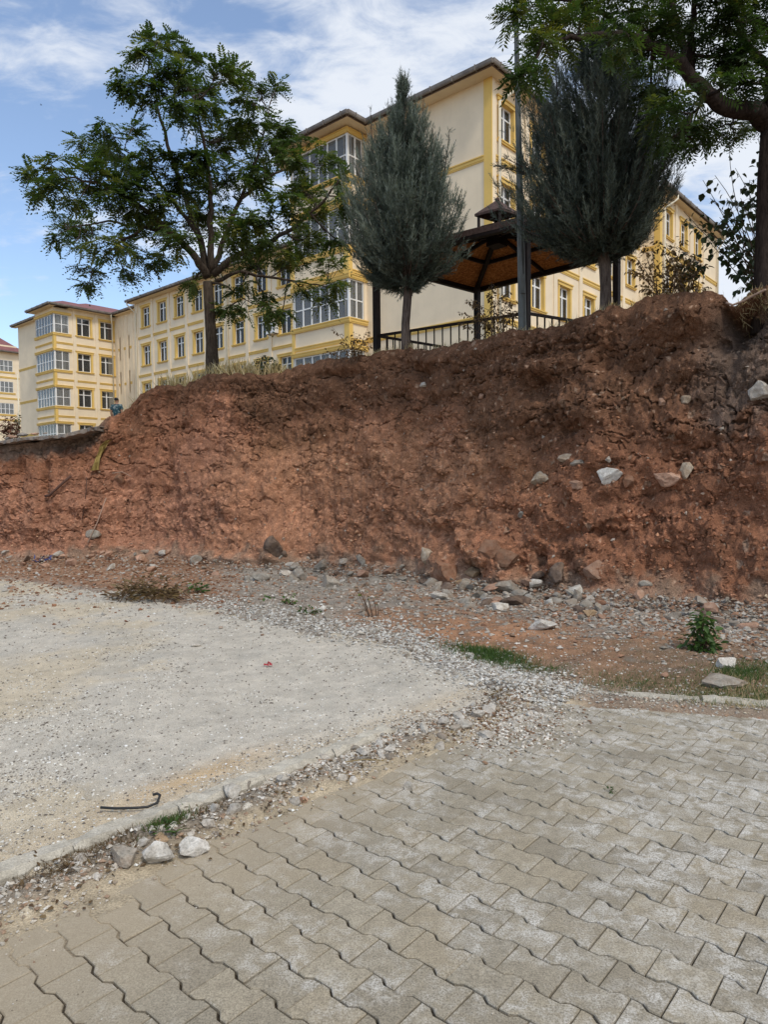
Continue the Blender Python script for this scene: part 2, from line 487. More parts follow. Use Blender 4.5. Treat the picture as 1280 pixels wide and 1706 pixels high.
wall(b, FR(C0 + Vv * GL + Uv * 27, -Uv), 0, 27, Z0, ZT)
part(b, 'wall', M_WALL)
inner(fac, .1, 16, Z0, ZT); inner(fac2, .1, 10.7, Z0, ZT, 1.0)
for z in rows:
    for i, s in enumerate(cols1): put_window(kitA if (i + int(z)) % 3 else kitA2, fac, s, z, school)
    for s in cols2: put_window(kitA, fac2, s, z, school)
COUR = [15.2, 11.85, 8.6, 5.3]
pil1 = [0.03] + [2.66 + 2.65 * k for k in range(5)]
for i, s in enumerate(pil1[1:]): upright(fac, s - .17 + .17, s + .34, Z0, ZT - .002)
upright(fac, 0.0, .26, Z0, ZT - .003, .04, M_WALL)
upright(fac, 15.7, 16.0, Z0, ZT - .003)
segs = [(.262, 2.658)] + [(2.66 + 2.65 * k + .342, 2.66 + 2.65 * (k + 1) - .002) for k in range(4)] + [(13.602, 15.698)]
for z in COUR:
    for a, c in segs: strip(fac, a, c, z - .24, z)
    strip(fac2, .31, 10.8, z - .24, z); strip(step, .0, .69, z - .24, z)
    strip(gab, 5.2, GL - .36, z - .24, z)
upright(gab, GL - .35, GL + .045, Z0, ZT - .004, .045, M_OCHRE, 'corner_strip')
upright(fac2, 0., .3, Z0, ZT - .004, .045, M_OCHRE, 'corner_strip'); upright(step, .7, 1.043, Z0, ZT - .005, .045, M_OCHRE, 'corner_strip')
for s in (2.45, 5.05, 7.7): upright(fac2, s, s + .32, Z0, ZT - .002, .075)
# bay on the gable
BW = 1.23
bayL, bayR = GL - 11.16, GL - 7.13
bf = FR(pt(gab, bayL, -BW, 0), -Vv); bw = bayR - bayL
bs = FR(pt(gab, bayR, -BW, 0), Uv)
bl = FR(pt(gab, bayL, 0, 0), -Uv)
grow = [(16.08, 17.95), (12.78, 14.65), (9.42, 11.25), (6.12, 7.95)]
b = MB()
wall(b, bf, 0, bw, Z0, ZT, [(0.08, bw - .001, a, c) for a, c in grow])
wall(b, bs, 0, BW, Z0, ZT, [(0.001, BW - .22, a, c) for a, c in grow])
wall(b, bl, 0, BW, Z0, ZT)
part(b, 'bay_wall', M_WALL)
inner(bf, .0, bw, Z0, ZT, 1.2)
for i, (a, c) in enumerate(grow):
    glazing(bf, .08, bw, a, c, 6, school, .07, .13); glazing(bs, 0, BW - .22, a, c, 2, school, .13, .05)
    for fr, s0, s1 in ((bf, -.06, bw + .1), (bs, -.1, BW)):
        if fr is bs: s0 = .005
        strip(fr, s0, s1, a - .24, a - .003, .09, name='bay_ledge'); strip(fr, s0, s1, c + .003, c + .22, .09, name='bay_ledge')
    if i < 3 or True:
        lo = (grow[i + 1][1] + .225) if i < 3 else Z0
        upright(bf, bw - .3, bw + .035, lo, a - .245, .04, M_OCHRE, 'corner_strip'); upright(bs, .003, .22, lo, a - .245, .038, M_OCHRE, 'corner_strip')
        upright(bf, -.03, .18, lo, a - .245, .04, M_OCHRE, 'corner_strip')
        zc_ = COUR[i]
        strip(bf, .185, bw - .305, zc_ - .36, zc_ - .14, .035); strip(bs, .225, BW, zc_ - .36, zc_ - .14, .035)
# eaves of the main block
OG, OF = .65, .45
eave(gab, -.6, GL + OF, OG, ZT, school, -.6, bayL - .62)
eave(gab, 0, 0, OG, ZT, school, bayR + .62, GL + OF + .1, soff=False)
eave(fac, 0, 16.2 - OF, OF, ZT, school, -OG - .1, 16.2 - OF)
eave(fac2, -OF, 10.8 + .5, OF, ZT, school, -OF - .1, 11.3)
b = MB(); b.box(step, (0.0, -OF, ZT), (1.0, 0, ZT + .1)); part(b, 'soffit', M_SOFFIT)
bb = .62
b = MB(); b.box(gab, (bayL - bb, -BW - bb, ZT + .001), (bayR + bb, -OG - .001, ZT + .11)); part(b, 'soffit', M_SOFFIT)
eave(bf, 0, 0, bb, ZT, school, -bb - .1, bw + bb + .1, soff=False)
eave(FR(pt(gab, bayR, -BW - bb, 0), Uv), 0, 0, bb, ZT, school, -.1, BW + bb - OG, soff=False)
eave(FR(pt(gab, bayL, -OG, 0), -Uv), 0, 0, bb, ZT, school, 0, BW + bb - OG + .1, soff=False)
downpipe(fac, .45, Z0, ZT + .1, OF, school, .75)
downpipe(fac2, .5, Z0, ZT + .1, OF, school, .9)
downpipe(fac2, 10.6, Z0, ZT + .1, OF, school, .0)
def hip(pts, inset, z, rise, parent, name='roof', off=0.):
    """hip roof over a quad footprint (corner order round the eaves)"""
    p = [np.asarray(q, float)[:3] * np.array((1, 1, 0)) + Zv * z for q in pts]
    m0, m1 = (p[0] + p[3]) / 2, (p[1] + p[2]) / 2
    d = m1 - m0; ln = np.linalg.norm(d); d /= ln
    i = min(inset, ln * .49)
    r0, r1 = m0 + d * i + Zv * rise, m1 - d * i + Zv * rise
    b = MB(); b.add(p + [r0, r1], [(0, 1, 5, 4), (1, 2, 5), (2, 3, 4, 5), (3, 0, 4), (3, 2, 1, 0)])
    part(b, name, M_ROOF, parent)
hip([pt(gab, GL + OF, -OG, 0), pt(fac2, 11.3, -OF, 0), pt(fac2, 11.3, GL + 1.6, 0), pt(gab, -.6, -OG, 0)], 6.5, ZT + .2, 1.9, school)
hip([pt(gab, bayR + bb, -BW - bb, 0), pt(gab, bayR + bb, 3, 0), pt(gab, bayL - bb, 3, 0), pt(gab, bayL - bb, -BW - bb, 0)], 2.3, ZT + .19, .7, school)

# middle wing ---------------------------------------------------------------
W0 = P2(224, 61.9)
wb = FR(W0, -Vv); WL = 29.2
zrow = [15.22, 11.95, 8.7, 5.45]
kitB = window_kit(1.2, 1.68, (.05, .97, M_GREYC), .46, .2)
kitB2 = window_kit(1.2, 1.68, (.35, .97, M_GREYC), .46, .2)
wcols = [1.24 + 2.62 * k for k in range(10)]
b = MB(); ZW = 17.45
wall(b, wb, 0, WL, Z0, ZW, [(s, s + 1.2, z, z + 1.68) for s in wcols for z in zrow])
wall(b, FR(W0 + Uv * 9, -Uv), 0, 9, Z0, ZW)
part(b, 'wall', M_WALL)
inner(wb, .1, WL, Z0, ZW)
for z in zrow[:3]:
    for i, s in enumerate(wcols): put_window(kitB2 if (i * 7 + int(z)) % 3 == 0 else kitB, wb, s, z, school)
for k in range(10): upright(wb, 2.62 + 2.62 * k + .02, 3.0 + 2.62 * k, Z0, ZW - .002, .07)
upright(wb, 0, .5, Z0, ZW - .002, .05)
for z in (14.5, 11.2, 7.95):
    strip(wb, .505, 2.635, z - .25, z - .04, .05)
    for k in range(9): strip(wb, 3.005 + 2.62 * k, 5.235 + 2.62 * k, z - .25, z - .04, .05)
eave(wb, -.3, WL, .65, ZW, school, -.3, WL)
downpipe(wb, .28, Z0, ZW + .1, .65, school, -.3)
downpipe(wb, 13.6, Z0, ZW + .1, .65, school)
hip([pt(wb, -.3, -.65, 0), pt(wb, WL, -.65, 0), pt(wb, WL, 10, 0), pt(wb, -.3, 10, 0)], 5, ZW + .2, .8, school)
# stair link ----------------------------------------------------------------
B0 = P2(87.5, 64.2)
P1 = B0 + Uv * 5.84
st = FR(P1, -Vv); ZL = 17.9
slots = [(s, s + .22, a, c) for s in (.95, 2.65) for a, c in ((13.6, 15.8), (10.4, 12.5), (7.0, 9.0))]
b = MB(); wall(b, st, 0, 12, Z0, ZL, slots)
for h in slots: b.quad(pt(st, h[0] - .4, .12, h[2] - .3), pt(st, h[1] + .4, .12, h[2] - .3), pt(st, h[1] + .4, .12, h[3] + .3), pt(st, h[0] - .4, .12, h[3] + .3))
part(b, 'wall', M_WALL)
for s in (.45, 1.5, 2.2, 3.3): upright(st, s, s + .3, Z0, ZL - .002, .05)
for z in (14.75, 11.4):
    strip(st, .755, .945, z - .25, z, .03); strip(st, 1.805, 2.195, z - .25, z, .03); strip(st, 2.885, 3.295, z - .25, z, .03)
eave(st, 0, 12, .5, ZL, school, .4, 12)
# left wing -----------------------------------------------------------------
lf = FR(B0, Uv)
LG = 11.3
lg = FR(B0 + Uv * BW + Vv * LG, -Vv)
lb = FR(B0 + Vv * 4.03, -Vv)
kitL = window_kit(1.28, 1.7, None, .42, .17)
lrow = [15.6, 12.27, 8.95, 5.6]
lgl = [(15.6, 17.3), (12.25, 13.97), (8.93, 10.63), (5.55, 7.3)]
b = MB()
wall(b, lf, 0, 1.4, Z0, ZL, [(.001, 1.38, a, c) for a, c in lgl])
wall(b, lf, 1.4, 5.84, Z0, ZL, [(s, s + 1.28, z, z + 1.7) for s in (2.16, 4.4) for z in lrow])
wall(b, lb, 0, 4.03, Z0, ZL, [(.1, 4.029, a, c) for a, c in lgl])
wall(b, lg, 0, LG - 4.03, Z0, ZL)
wall(b, FR(B0 + Vv * 4.03 + Uv * BW, -Uv), 0, BW, Z0, ZL)
wall(b, FR(pt(lg, 0, 12, 0), -Uv), 0, 12, Z0, ZL)
part(b, 'wall', M_WALL)
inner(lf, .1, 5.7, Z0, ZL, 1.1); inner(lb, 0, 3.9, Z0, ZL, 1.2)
for z in lrow:
    for s in (2.16, 4.4): put_window(kitL, lf, s, z, school)
for i, (a, c) in enumerate(lgl):
    glazing(lb, .1, 4.03, a, c, 6, school, .08, .14); glazing(lf, 0, 1.38, a, c, 2, school, .14, .06)
    for fr, s0, s1 in ((lb, -.06, 4.12), (lf, .005, 1.6)):
        strip(fr, s0, s1, a - .24, a - .003, .1, name='bay_ledge'); strip(fr, s0, s1, c + .003, c + .22, .1, name='bay_ledge')
    lo = (lgl[i + 1][1] + .225) if i < 3 else Z0
    upright(lb, 3.75, 4.065, lo, a - .245, .04, M_OCHRE, 'corner_strip'); upright(lf, .003, .2, lo, a - .245, .038, M_OCHRE, 'corner_strip')
for z in (14.85, 11.5, 8.12):
    strip(lf, .205, 1.745, z - .24, z - .06, .045); strip(lf, 2.055, 3.895, z - .24, z - .06, .045); strip(lf, 4.205, 5.84, z - .24, z - .06, .045)
    strip(lb, 0, 3.745, z - .24, z - .06, .045); strip(lg, 0, LG - 4.03, z - 1.5, z - 1.26, .03)
upright(lf, 1.75, 2.05, Z0, ZL - .002, .07); upright(lf, 3.9, 4.2, Z0, ZL - .002, .07)
eave(lb, -.3, 4.03 + .6, .6, ZL, school, -.4, 4.03 + .7, y0=1.23)
eave(lf, 0, 5.84, .6, ZL, school, -.6, 5.34)
eave(lg, -.5, LG - 4.03 - .301, .45, ZL, school, -.5, LG - 4.03 - .301)
downpipe(lf, 5.55, Z0, ZL + .1, .6, school, -.35)
b = MB(); b.tube([pt(lg, -.15, -.1, Z0), pt(lg, -.15, -.1, ZL - 4.8)], .08, 8); part(b, 'downpipe', M_PIPE, None, True)
hip([pt(lf, .78, -.6, 0), pt(lf, 14, -.6, 0), pt(lf, 14, LG + .5, 0), pt(lf, .78, LG + .5, 0)], 5.0, ZL + .22, 2.1, school)
hip([pt(lf, -.6, -.6, 0), pt(lf, 5.5, -.6, 0), pt(lf, 5.5, 4.63, 0), pt(lf, -.6, 4.63, 0)], 2.4, ZL + .21, 1.0, school)

# far building on the left ----------------------------------------------------
FE = P2(30, 104)
far_b = thing('far_building', 'far cream building with dark red roof cut by the left edge of the photo', 'building', (FE[0], FE[1], 3.0))
ff = FR(FE - Uv * 26, Uv)
b = MB()
fr_rows = [(18.3, 19.95), (15.25, 16.85), (12.1, 13.7)]
wall(b, ff, 0, 26, Z0, 21, [(26 - 4.6, 26 - 1.08, a, c) for a, c in fr_rows])
wall(b, FR(FE, Vv), 0, 14, Z0, 21)
part(b, 'wall', M_WALL, far_b)
inner(ff, 0, 26, Z0, 21, 1.2, far_b)
for a, c in fr_rows:
    glazing(ff, 26 - 4.6, 26 - 1.08, a, c, 6, far_b)
    strip(ff, 26 - 4.9, 26 - .8, a - .25, a - .003, .08, parent=far_b, name='ledge'); strip(ff, 0, 26, a - 1.0, a - .75, .06, parent=far_b)
eave(ff, 0, 26.4, .6, 21, far_b)
hip([pt(ff, -.5, -.7, 0), pt(ff, 26.6, -.7, 0), pt(ff, 26.6, 14, 0), pt(ff, -.5, 14, 0)], 1.5, 21.25, 3.4, far_b)
b = MB(); b.box(ff, (0, 1.2, 21.9), (26, 1.5, 22.35)); part(b, 'roof_parapet', M_SOFFIT, far_b)

# air conditioner on the middle wing
acf = FR(pt(wb, 18.55, -.42, 12.05), -Vv)
ac = thing('air_conditioner', 'white outdoor air conditioner unit fixed to the cream wall under the window beside the bay', 'air conditioner', acf[0])
b = MB(); b.box(acf, (0, 0, 0), (.95, .34, .72)); o_ = part(b, 'casing', M_WHITE, ac)
b = MB(); n = 20
ctr = pt(acf, .36, -.012, .36)
b.add([ctr + acf[1] * .27 * math.cos(k * .31416) + Zv * .27 * math.sin(k * .31416) for k in range(n)] + [ctr - acf[2] * .01], [(k, (k + 1) % n, n) for k in range(n)])
part(b, 'fan_grille', M_ROOM, ac)
b = MB(); b.box(acf, (.1, .0, -.06), (.16, .42, -.002)); b.box(acf, (.8, .0, -.06), (.86, .42, -.002)); part(b, 'bracket', M_GUTTER, ac)

# ------------------------------------------------------------------ terrain helpers
FOOT = [(-460, 924), (-260, 925), (0, 935), (100, 938), (200, 934), (300, 936), (400, 946), (500, 947), (560, 953), (640, 958), (700, 964), (760, 976), (820, 984), (900, 990), (1000, 1004), (1080, 1010), (1200, 1022), (1280, 1032), (1560, 1075), (1920, 1125)]
CREST = [(-460, 757), (-260, 752), (0, 742), (60, 736), (100, 732), (125, 727), (150, 718), (163, 712), (172, 702), (190, 690), (205, 683), (215, 677), (232, 662), (250, 650), (268, 641), (300, 637), (340, 626), (380, 622), (420, 619), (455, 622), (470, 621), (490, 613), (515, 606), (540, 603), (580, 594), (640, 588), (700, 581), (760, 572), (800, 566), (840, 556), (870, 551), (905, 546), (935, 536), (955, 528), (980, 520), (1010, 514), (1050, 508), (1085, 498), (1120, 489), (1150, 485), (1180, 484), (1203, 486), (1210, 492), (1216, 503), (1229, 503), (1238, 494), (1250, 489), (1280, 478), (1340, 466), (1560, 440), (1920, 398)]
fX, fY = np.array(FOOT, float).T; cX, cY = np.array(CREST, float).T
def smooth1(a, k):
    w = np.hanning(k + 2)[1:-1]; w /= w.sum()
    return np.convolve(np.pad(a, k // 2, mode='edge'), w, mode='valid')[:len(a)]
NC, NR = 1300, 262
cpx = np.linspace(-420, 1880, NC)
foot = Grid(cpx, smooth1(np.interp(cpx, fX, fY), 61))
setb = np.interp(cpx, [-420, 150, 400, 700, 1000, 1880], [.75, .95, 1.15, 1.15, 1.05, 1.0])
cy_ = np.interp(cpx, cX, cY)
_z = np.zeros_like(cpx)
cy_ = cy_ + (4.0 * fbm(np.stack((cpx / 34., _z, _z), 1), 3, 610) + 2.2 * fbm(np.stack((cpx / 9., _z, _z + 3), 1), 3, 611)) * np.interp(cpx, [150, 190], [0, 1])
Yc = smooth1(foot[:, 1] + setb, 61)
dd = nfw[None] + ((cpx - 640) / F_PX)[:, None] * nrt[None] - ((cy_ - 853) / F_PX)[:, None] * nup[None]
tt = Yc / dd[:, 1]
crest = np.stack((dd[:, 0] * tt, Yc, EYE + dd[:, 2] * tt), 1)
tan = np.gradient(foot[:, :2], axis=0)
tan = np.stack((smooth1(tan[:, 0], 121), smooth1(tan[:, 1], 121)), 1); tan /= np.linalg.norm(tan, axis=1)[:, None]
nor = np.stack((tan[:, 1], -tan[:, 0]), 1)
wv = lambda v: np.interp(v, [0, .05, .12, .22, .5, .80, .90, .97, 1.0], [0, .17, .32, .45, .70, .90, .935, .965, 1.0])
vr = np.linspace(0, 1, NR)
Pb = np.zeros((NR, NC, 3))
ww = wv(vr)[:, None]
Pb[..., 0] = foot[None, :, 0] + (crest[None, :, 0] - foot[None, :, 0]) * ww
Pb[..., 1] = foot[None, :, 1] + (crest[None, :, 1] - foot[None, :, 1]) * ww
Pb[..., 2] = crest[None, :, 2] * vr[:, None]
flat = Pb.reshape(-1, 3)
vv = np.repeat(vr, NC); uu = np.tile(cpx, NR)
q = flat * np.array((1, 1, 1.))
w1f1, w1f2, w1c = worley(q * np.array((3.1, 3.1, 3.6)) + fbm(q * 4, 2, 90)[:, None] * .35, 40)
w2f1, w2f2, w2c = worley(q * 9.0 + fbm(q * 11, 2, 95)[:, None] * .3, 44)
w3f1, w3f2, w3c = worley(q * 24.0, 48)
big = fbm(q * .8, 3, 1); mid = fbm(q * 2.6, 4, 7); fin = fbm(q * 16, 3, 21)
rough = sstep(420, 900, uu + 260 * fbm(q * 1.1, 2, 60)) * .6 + .4          # blockier soil towards the right
calm = sstep(-.25, .25, fbm(q * np.array((.9, .9, 2.2)), 3, 33))              # smooth scraped patches
groove = vnoise(q * np.array((6.5, 6.5, .9)), 70) * sstep(.05, .25, vv) * (1 - sstep(.45, .62, vv)) * (1 - sstep(520, 760, uu))
layer = vnoise(q * np.array((1.1, 1.1, 6.0)) + fbm(q * 1.5, 2, 74)[:, None] * .5, 72)
disp = .15 * big + .10 * mid * (.5 + .5 * rough) + .035 * layer
disp += rough * (.45 + .55 * calm) * (.11 * (.55 - w1f1) + .03 * (w1c - .5) * 2 * sstep(.02, .18, w1f2 - w1f1))
disp += (.35 + .65 * calm) * (.045 * (.5 - w2f1) + .018 * (w2c - .5) * 2 * sstep(.0, .15, w2f2 - w2f1)) + (.3 + .7 * calm) * .016 * (.5 - w3f1) + .014 * fin * (.4 + .6 * calm)
disp += .075 * groove
pit = sstep(.62, .75, w2c) * sstep(.34, .12, w2f1) * (.4 + .6 * calm)
disp -= .07 * pit + .03 * sstep(.5, .7, w3c) * sstep(.38, .15, w3f1)
crk = np.abs(fbm(q * np.array((1.3, 1.3, 2.4)), 4, 81))
crk2 = np.abs(fbm(q * np.array((2.4, 2.4, 1.6)), 3, 86))
crk3 = np.abs(fbm(q * np.array((.55, .55, 2.1)), 4, 88))
disp -= .07 * (1 - sstep(0, .03, crk)) * sstep(.1, .2, vv) + .038 * (1 - sstep(0, .035, crk2)) * calm + .12 * (1 - sstep(0, .022, crk3)) * sstep(.45, .6, vv)
# bucket teeth: rows of short vertical scores in the left and middle of the cut
teeth = np.clip(np.sin(uu * .27 + 2.5 * fbm(q * .8, 2, 77)) - .35, 0, 1) * sstep(.0, .3, np.sin(vv * 21 + 2.2 * fbm(q * .9, 2, 78))) * sstep(.1, .2, vv) * (1 - sstep(.62, .75, vv)) * (1 - sstep(640, 820, uu))
disp -= .055 * teeth
# blocks and hollows under the turf in the right half, big lumps low in the middle
def lump(px, py, rx, ry, a):
    zz = np.interp(px, cpx, crest[:, 2]); fy = np.interp(px, fX, fY); cyv = np.interp(px, cX, cY)
    v0 = (fy - py) / (fy - cyv)
    return a * 1.45 * np.exp(-((uu - px) / rx) ** 2 - ((vv - v0) * (fy - cyv) / ry) ** 2)
for a in ((895, 655, 35, 22, -.28), (905, 615, 55, 18, .14), (1010, 605, 22, 28, -.22), (1060, 625, 20, 22, -.15), (985, 690, 45, 24, .13), (1000, 770, 40, 24, .12), (1110, 545, 60, 30, .13),
          (1222, 545, 22, 34, -.42), (1200, 575, 12, 14, -.2), (1255, 540, 26, 40, -.22), (1160, 530, 34, 30, .1), (700, 620, 26, 14, -.12), (560, 628, 60, 8, -.08), (745, 900, 22, 16, -.18), (800, 925, 25, 22, .16), (740, 955, 28, 30, .16), (850, 935, 30, 26, .14),
          (790, 955, 14, 12, -.2), (868, 950, 12, 14, -.16), (925, 950, 18, 24, .14), (980, 945, 30, 22, .12), (900, 940, 12, 14, -.14), (1040, 900, 40, 20, -.08), (120, 735, 40, 14, -.25), (185, 715, 16, 18, .08), (75, 815, 6, 40, -.12), (30, 800, 10, 60, -.1), (455, 920, 20, 22, .18), (620, 560, 30, 10, .0)):
    disp += lump(*a)
fade = sstep(0, .05, vv) * .8 + .2
top = 1 - .75 * sstep(.93, 1.0, vv)
nn = np.tile(nor, (NR, 1))
flat[:, 0] += nn[:, 0] * disp * fade * top
flat[:, 1] += nn[:, 1] * disp * fade * top
flat[:, 2] += (.04 * fin + .03 * mid) * sstep(.02, .1, vv) * (.35 + .65 * (1 - sstep(.9, 1, vv))) + .02 * vnoise(q * np.array((7., 7, 1)), 5) * sstep(.9, 1., vv)
# soil colour: reddish clay, ochre band, dark humus on top with some shade painted in towards the right, grey made ground in the top right corner
c_red = np.array((.285, .132, .076)); c_pink = np.array((.345, .172, .108)); c_och = np.array((.345, .188, .100)); c_dark = np.array((.150, .080, .048)); c_grey = np.array((.125, .103, .086)); c_pale = np.array((.42, .30, .215))
def blend(c, d, m): return c + (d - c) * m[:, None]
nA = fbm(q * 1.2, 4, 101); nB_ = fbm(q * 5, 4, 105)
col = np.tile(c_red, (len(q), 1))
col = blend(col, c_pink, np.clip((1 - sstep(250, 760, uu + 160 * nA)) * (1 - sstep(.45, .8, vv + .2 * nA)), 0, 1))
col = blend(col, c_och, np.exp(-((vv - .47 - .1 * nA) / .13) ** 2) * sstep(330, 520, uu) * (1 - sstep(760, 980, uu)) * .9)
col = blend(col, c_dark, sstep(.50, .86, vv + .16 * nA + .26 * sstep(620, 1050, uu) - .10 * (1 - sstep(350, 650, uu))) * sstep(120, 330, uu) * .92)
col = blend(col, c_red * .84, sstep(800, 1100, uu + 120 * nA) * (1 - sstep(.45, .7, vv)) * .75)
col = blend(col, np.array((.385, .195, .115)), sstep(300, 430, uu + 60 * nA) * (1 - sstep(740, 900, uu + 80 * nB_)) * (1 - sstep(.55, .75, vv + .12 * nA)) * .75)
col = blend(col, c_grey, sstep(1165, 1215, uu + 40 * nA) * sstep(.5, .68, vv + .1 * nB_) * (1 - sstep(.9, .97, vv)) * .6)
col = blend(col, np.array((.17, .125, .095)), (1 - sstep(160, 190, uu)) * sstep(.83, .93, vv + .05 * nB_) * .9)
col = blend(col, np.array((.30, .21, .15)), (1 - sstep(.03, .11, vv + .05 * nB_)) * .8)
col *= (1 + .20 * nB_ + .20 * (w2c - .5) * 2 * calm + .24 * (w3c - .5) * 2 * (.4 + .6 * calm))[:, None]
pale = (w3c > .93) * (w3f1 < .38) * sstep(350, 800, uu) + (w2c > .972) * (w2f1 < .42) * sstep(500, 800, uu)
col = blend(col, c_pale, np.clip(pale, 0, 1) * .55)
gr = sstep(.55, .9, w3c) * (w3f1 < .45)
col = blend(col, col * 1.35, gr)
col = np.clip(col, .008, .8)
bankP = flat.copy(); bkx, bky = project(bankP)
# rows below ground and over the top on to the plateau
back = -nor * .35 + np.array((0.12, .94)); back /= np.linalg.norm(back, axis=1)[:, None]
rows_ = [np.concatenate((foot[:, :2] + nor * .12, np.full((NC, 1), -.25)), 1)]
grid = [rows_[0]] + list(flat.reshape(NR, NC, 3))
def plateau_z(x, y):
    u = project(np.stack((x, y, np.full_like(x, 3.0)), 1))[0]
    return 2.45 + 1.5 * sstep(150, 420, u) - .0 * y
cr_last = grid[-1]
for bdist in (.06, .18, .4, .8, 1.6, 3.5, 8, 20, 60, 160, 420):
    xy = cr_last[:, :2] + back * bdist
    k = min(1, bdist / 2.0)
    zz = (cr_last[:, 2] - .02 - .05 * min(1, bdist / .3)) * (1 - k) + np.minimum(plateau_z(xy[:, 0], xy[:, 1]), cr_last[:, 2] - .05 + bdist * .04) * k
    zz += .015 * vnoise(np.stack((xy[:, 0] * 5, xy[:, 1] * 5, zz), 1), 3) * (bdist < 3)
    grid.append(np.concatenate((xy, zz[:, None]), 1))
ntop = 11
colg = np.concatenate((np.tile(np.array((.18, .12, .085)), (NC, 1)), col, np.tile(np.array((.16, .115, .07)), (NC * ntop, 1))))
# coarse columns that carry the cut on beyond both edges of the frame
gridA = np.stack(grid)                                    # rows, NC, 3
ext = []
for side, d in ((0, np.array((-1, .06, 0))), (-1, np.array((.93, -.30, 0)))):
    e = [gridA[:, side] + d * k for k in (.5, 1.2, 2.5, 5, 10, 20, 40, 90)]
    ext.append(np.stack(e, 1))
full = np.concatenate((ext[0][:, ::-1], gridA, ext[1]), 1)
cg = colg.reshape(NR + 1 + ntop, NC, 3)
cfull = np.concatenate((np.repeat(cg[:, :1], 8, 1), cg, np.repeat(cg[:, -1:], 8, 1)), 1)
nr_, nc_ = full.shape[:2]
idx = np.arange(nr_ * nc_).reshape(nr_, nc_)
Fq = np.stack((idx[:-1, :-1], idx[:-1, 1:], idx[1:, 1:], idx[1:, :-1]), -1).reshape(-1, 4)
def m_soil(B, b):
    a = B.attr('col').outputs['Color']
    n = B.noise(60, 5, .65); n2 = B.noise(9, 5, .6); v = B.voro(75)
    c = B.mix(1.0, a, B.ramp(n, [(.3, .50), (.52, 1.0), (.72, 1.5)]), 'MULTIPLY')
    c = B.mix(1.0, c, B.ramp(n2, [(.3, .78), (.7, 1.2)]), 'MULTIPLY')
    c = B.mix(B.ramp(B.math('MULTIPLY', B.ramp(v.outputs['Distance'], [(.12, 1.), (.3, 0)]), B.ramp(v.outputs['Color'], [(.72, 0), (.8, 1)])), [(0, 0), (1, .75)]), c, (.44, .32, .23))
    B.l(c, b.inputs['Base Color'])
    B.bump(b, B.math('ADD', n, B.math('MULTIPLY', v.outputs['Distance'], .6)), .02, .7)
M_SOIL = mat('bank_soil', (.15, .06, .035), .95, .1, m_soil)
bank = link('embankment', mesh_np('embankment', full.reshape(-1, 3), Fq, {'col': cfull.reshape(-1, 3)}, True), M_SOIL)
bank['kind'] = 'structure'
def on_bank(px, py, out=0.0):
    k = np.argmin((bkx - px) ** 2 + (bky - py) ** 2)
    p = bankP[k].copy(); n = nn[k]
    p[:2] += n * out
    return p, np.array((n[0], n[1], 0.25))

# ------------------------------------------------------------------ ground, lot, pavement
k0, k1 = G(0, 1476), G(838, 1152)
kd = (k1 - k0)[:2]; KL = np.linalg.norm(kd); kd = kd / KL
kn = np.array((kd[1], -kd[0]))
r0, r1 = G(985, 1166), G(1280, 1191)
rd = (r1 - r0)[:2]; rd = rd / np.linalg.norm(rd)
rn = np.array((rd[1], -rd[0]))
LOTFAR = np.array([(-900, 948), (-300, 955), (0, 967), (150, 985), (330, 1013), (500, 1046), (620, 1063), (690, 1086), (760, 1112), (850, 1150), (1000, 1165), (2500, 1200)], float)
def dk(x, y): return (x - k0[0]) * kn[0] + (y - k0[1]) * kn[1]
def dr(x, y): return (x - r0[0]) * rn[0] + (y - r0[1]) * rn[1]
def pave_d(x, y): return np.minimum(dk(x, y) - .25, dr(x, y) - .02)
def lot_d(x, y):
    px, _ = project(np.stack((x, y, np.zeros_like(x)), 1))
    fy = np.interp(px, LOTFAR[:, 0], LOTFAR[:, 1])
    Yf = Grid(px, fy)[:, 1]
    return np.minimum(Yf - y, -dk(x, y) + .20)
def p3(x, y, s, z=0.): return np.stack((x * s, y * s, np.full_like(x, z)), 1)
def gz(x, y):
    n1, n2, n3 = fbm(p3(x, y, 1.6), 3, 201), fbm(p3(x, y, 7.), 3, 203), fbm(p3(x, y, 28.), 2, 206)
    d = pave_d(x, y) + .07 * n2 + .09 * n1
    wf = .13 + .14 * sstep(.2, -1.2, x) * sstep(4.5, 3.0, y)
    t = d / wf
    dirt = .018 + .018 * n1 + .010 * n2 + .004 * n3
    strip = np.exp(-((dk(x, y) - .14) / .14) ** 2) * .030
    on = np.interp(t, [0, .25, .8, 1.6, 3.2], [.012, .002, -.004, -.008, -.016]) + .0028 * n2 + .0015 * n3
    z = np.where(t < 0, np.interp(t, [-.5, 0], [0, 1]) * .0 + dirt + strip, on + strip * (1 - sstep(0, .6, t)))
    ld = lot_d(x, y)
    z = z - .06 * sstep(.05, .35, ld)
    rk = np.exp(-((dr(x, y) + .05) / .12) ** 2) * .03
    return z + np.where(d < .1, rk, 0)
def lotz(x, y):
    n1, n2, n3 = fbm(p3(x, y, 1.1), 3, 221), fbm(p3(x, y, 6.), 3, 223), fbm(p3(x, y, 30.), 2, 226)
    m = lot_d(x, y) + .16 * n2 + .2 * n1 * sstep(3, 6, y)
    return .036 + .010 * n1 + .006 * n2 + .0035 * n3 - .11 * (1 - sstep(-.12, .22, m))
NA, NRr = 620, 470
ang = np.linspace(R(-62), R(62), NA); rad = .9 * (21 / .9) ** np.linspace(0, 1, NRr)
AA, RR_ = np.meshgrid(ang, rad)
gx, gy = (np.sin(AA) * RR_).ravel(), (np.cos(AA) * RR_ - .0).ravel()
gidx = np.arange(NA * NRr).reshape(NRr, NA)
GF = np.stack((gidx[:-1, :-1], gidx[1:, :-1], gidx[1:, 1:], gidx[:-1, 1:]), -1).reshape(-1, 4)
gzz = gz(gx, gy)
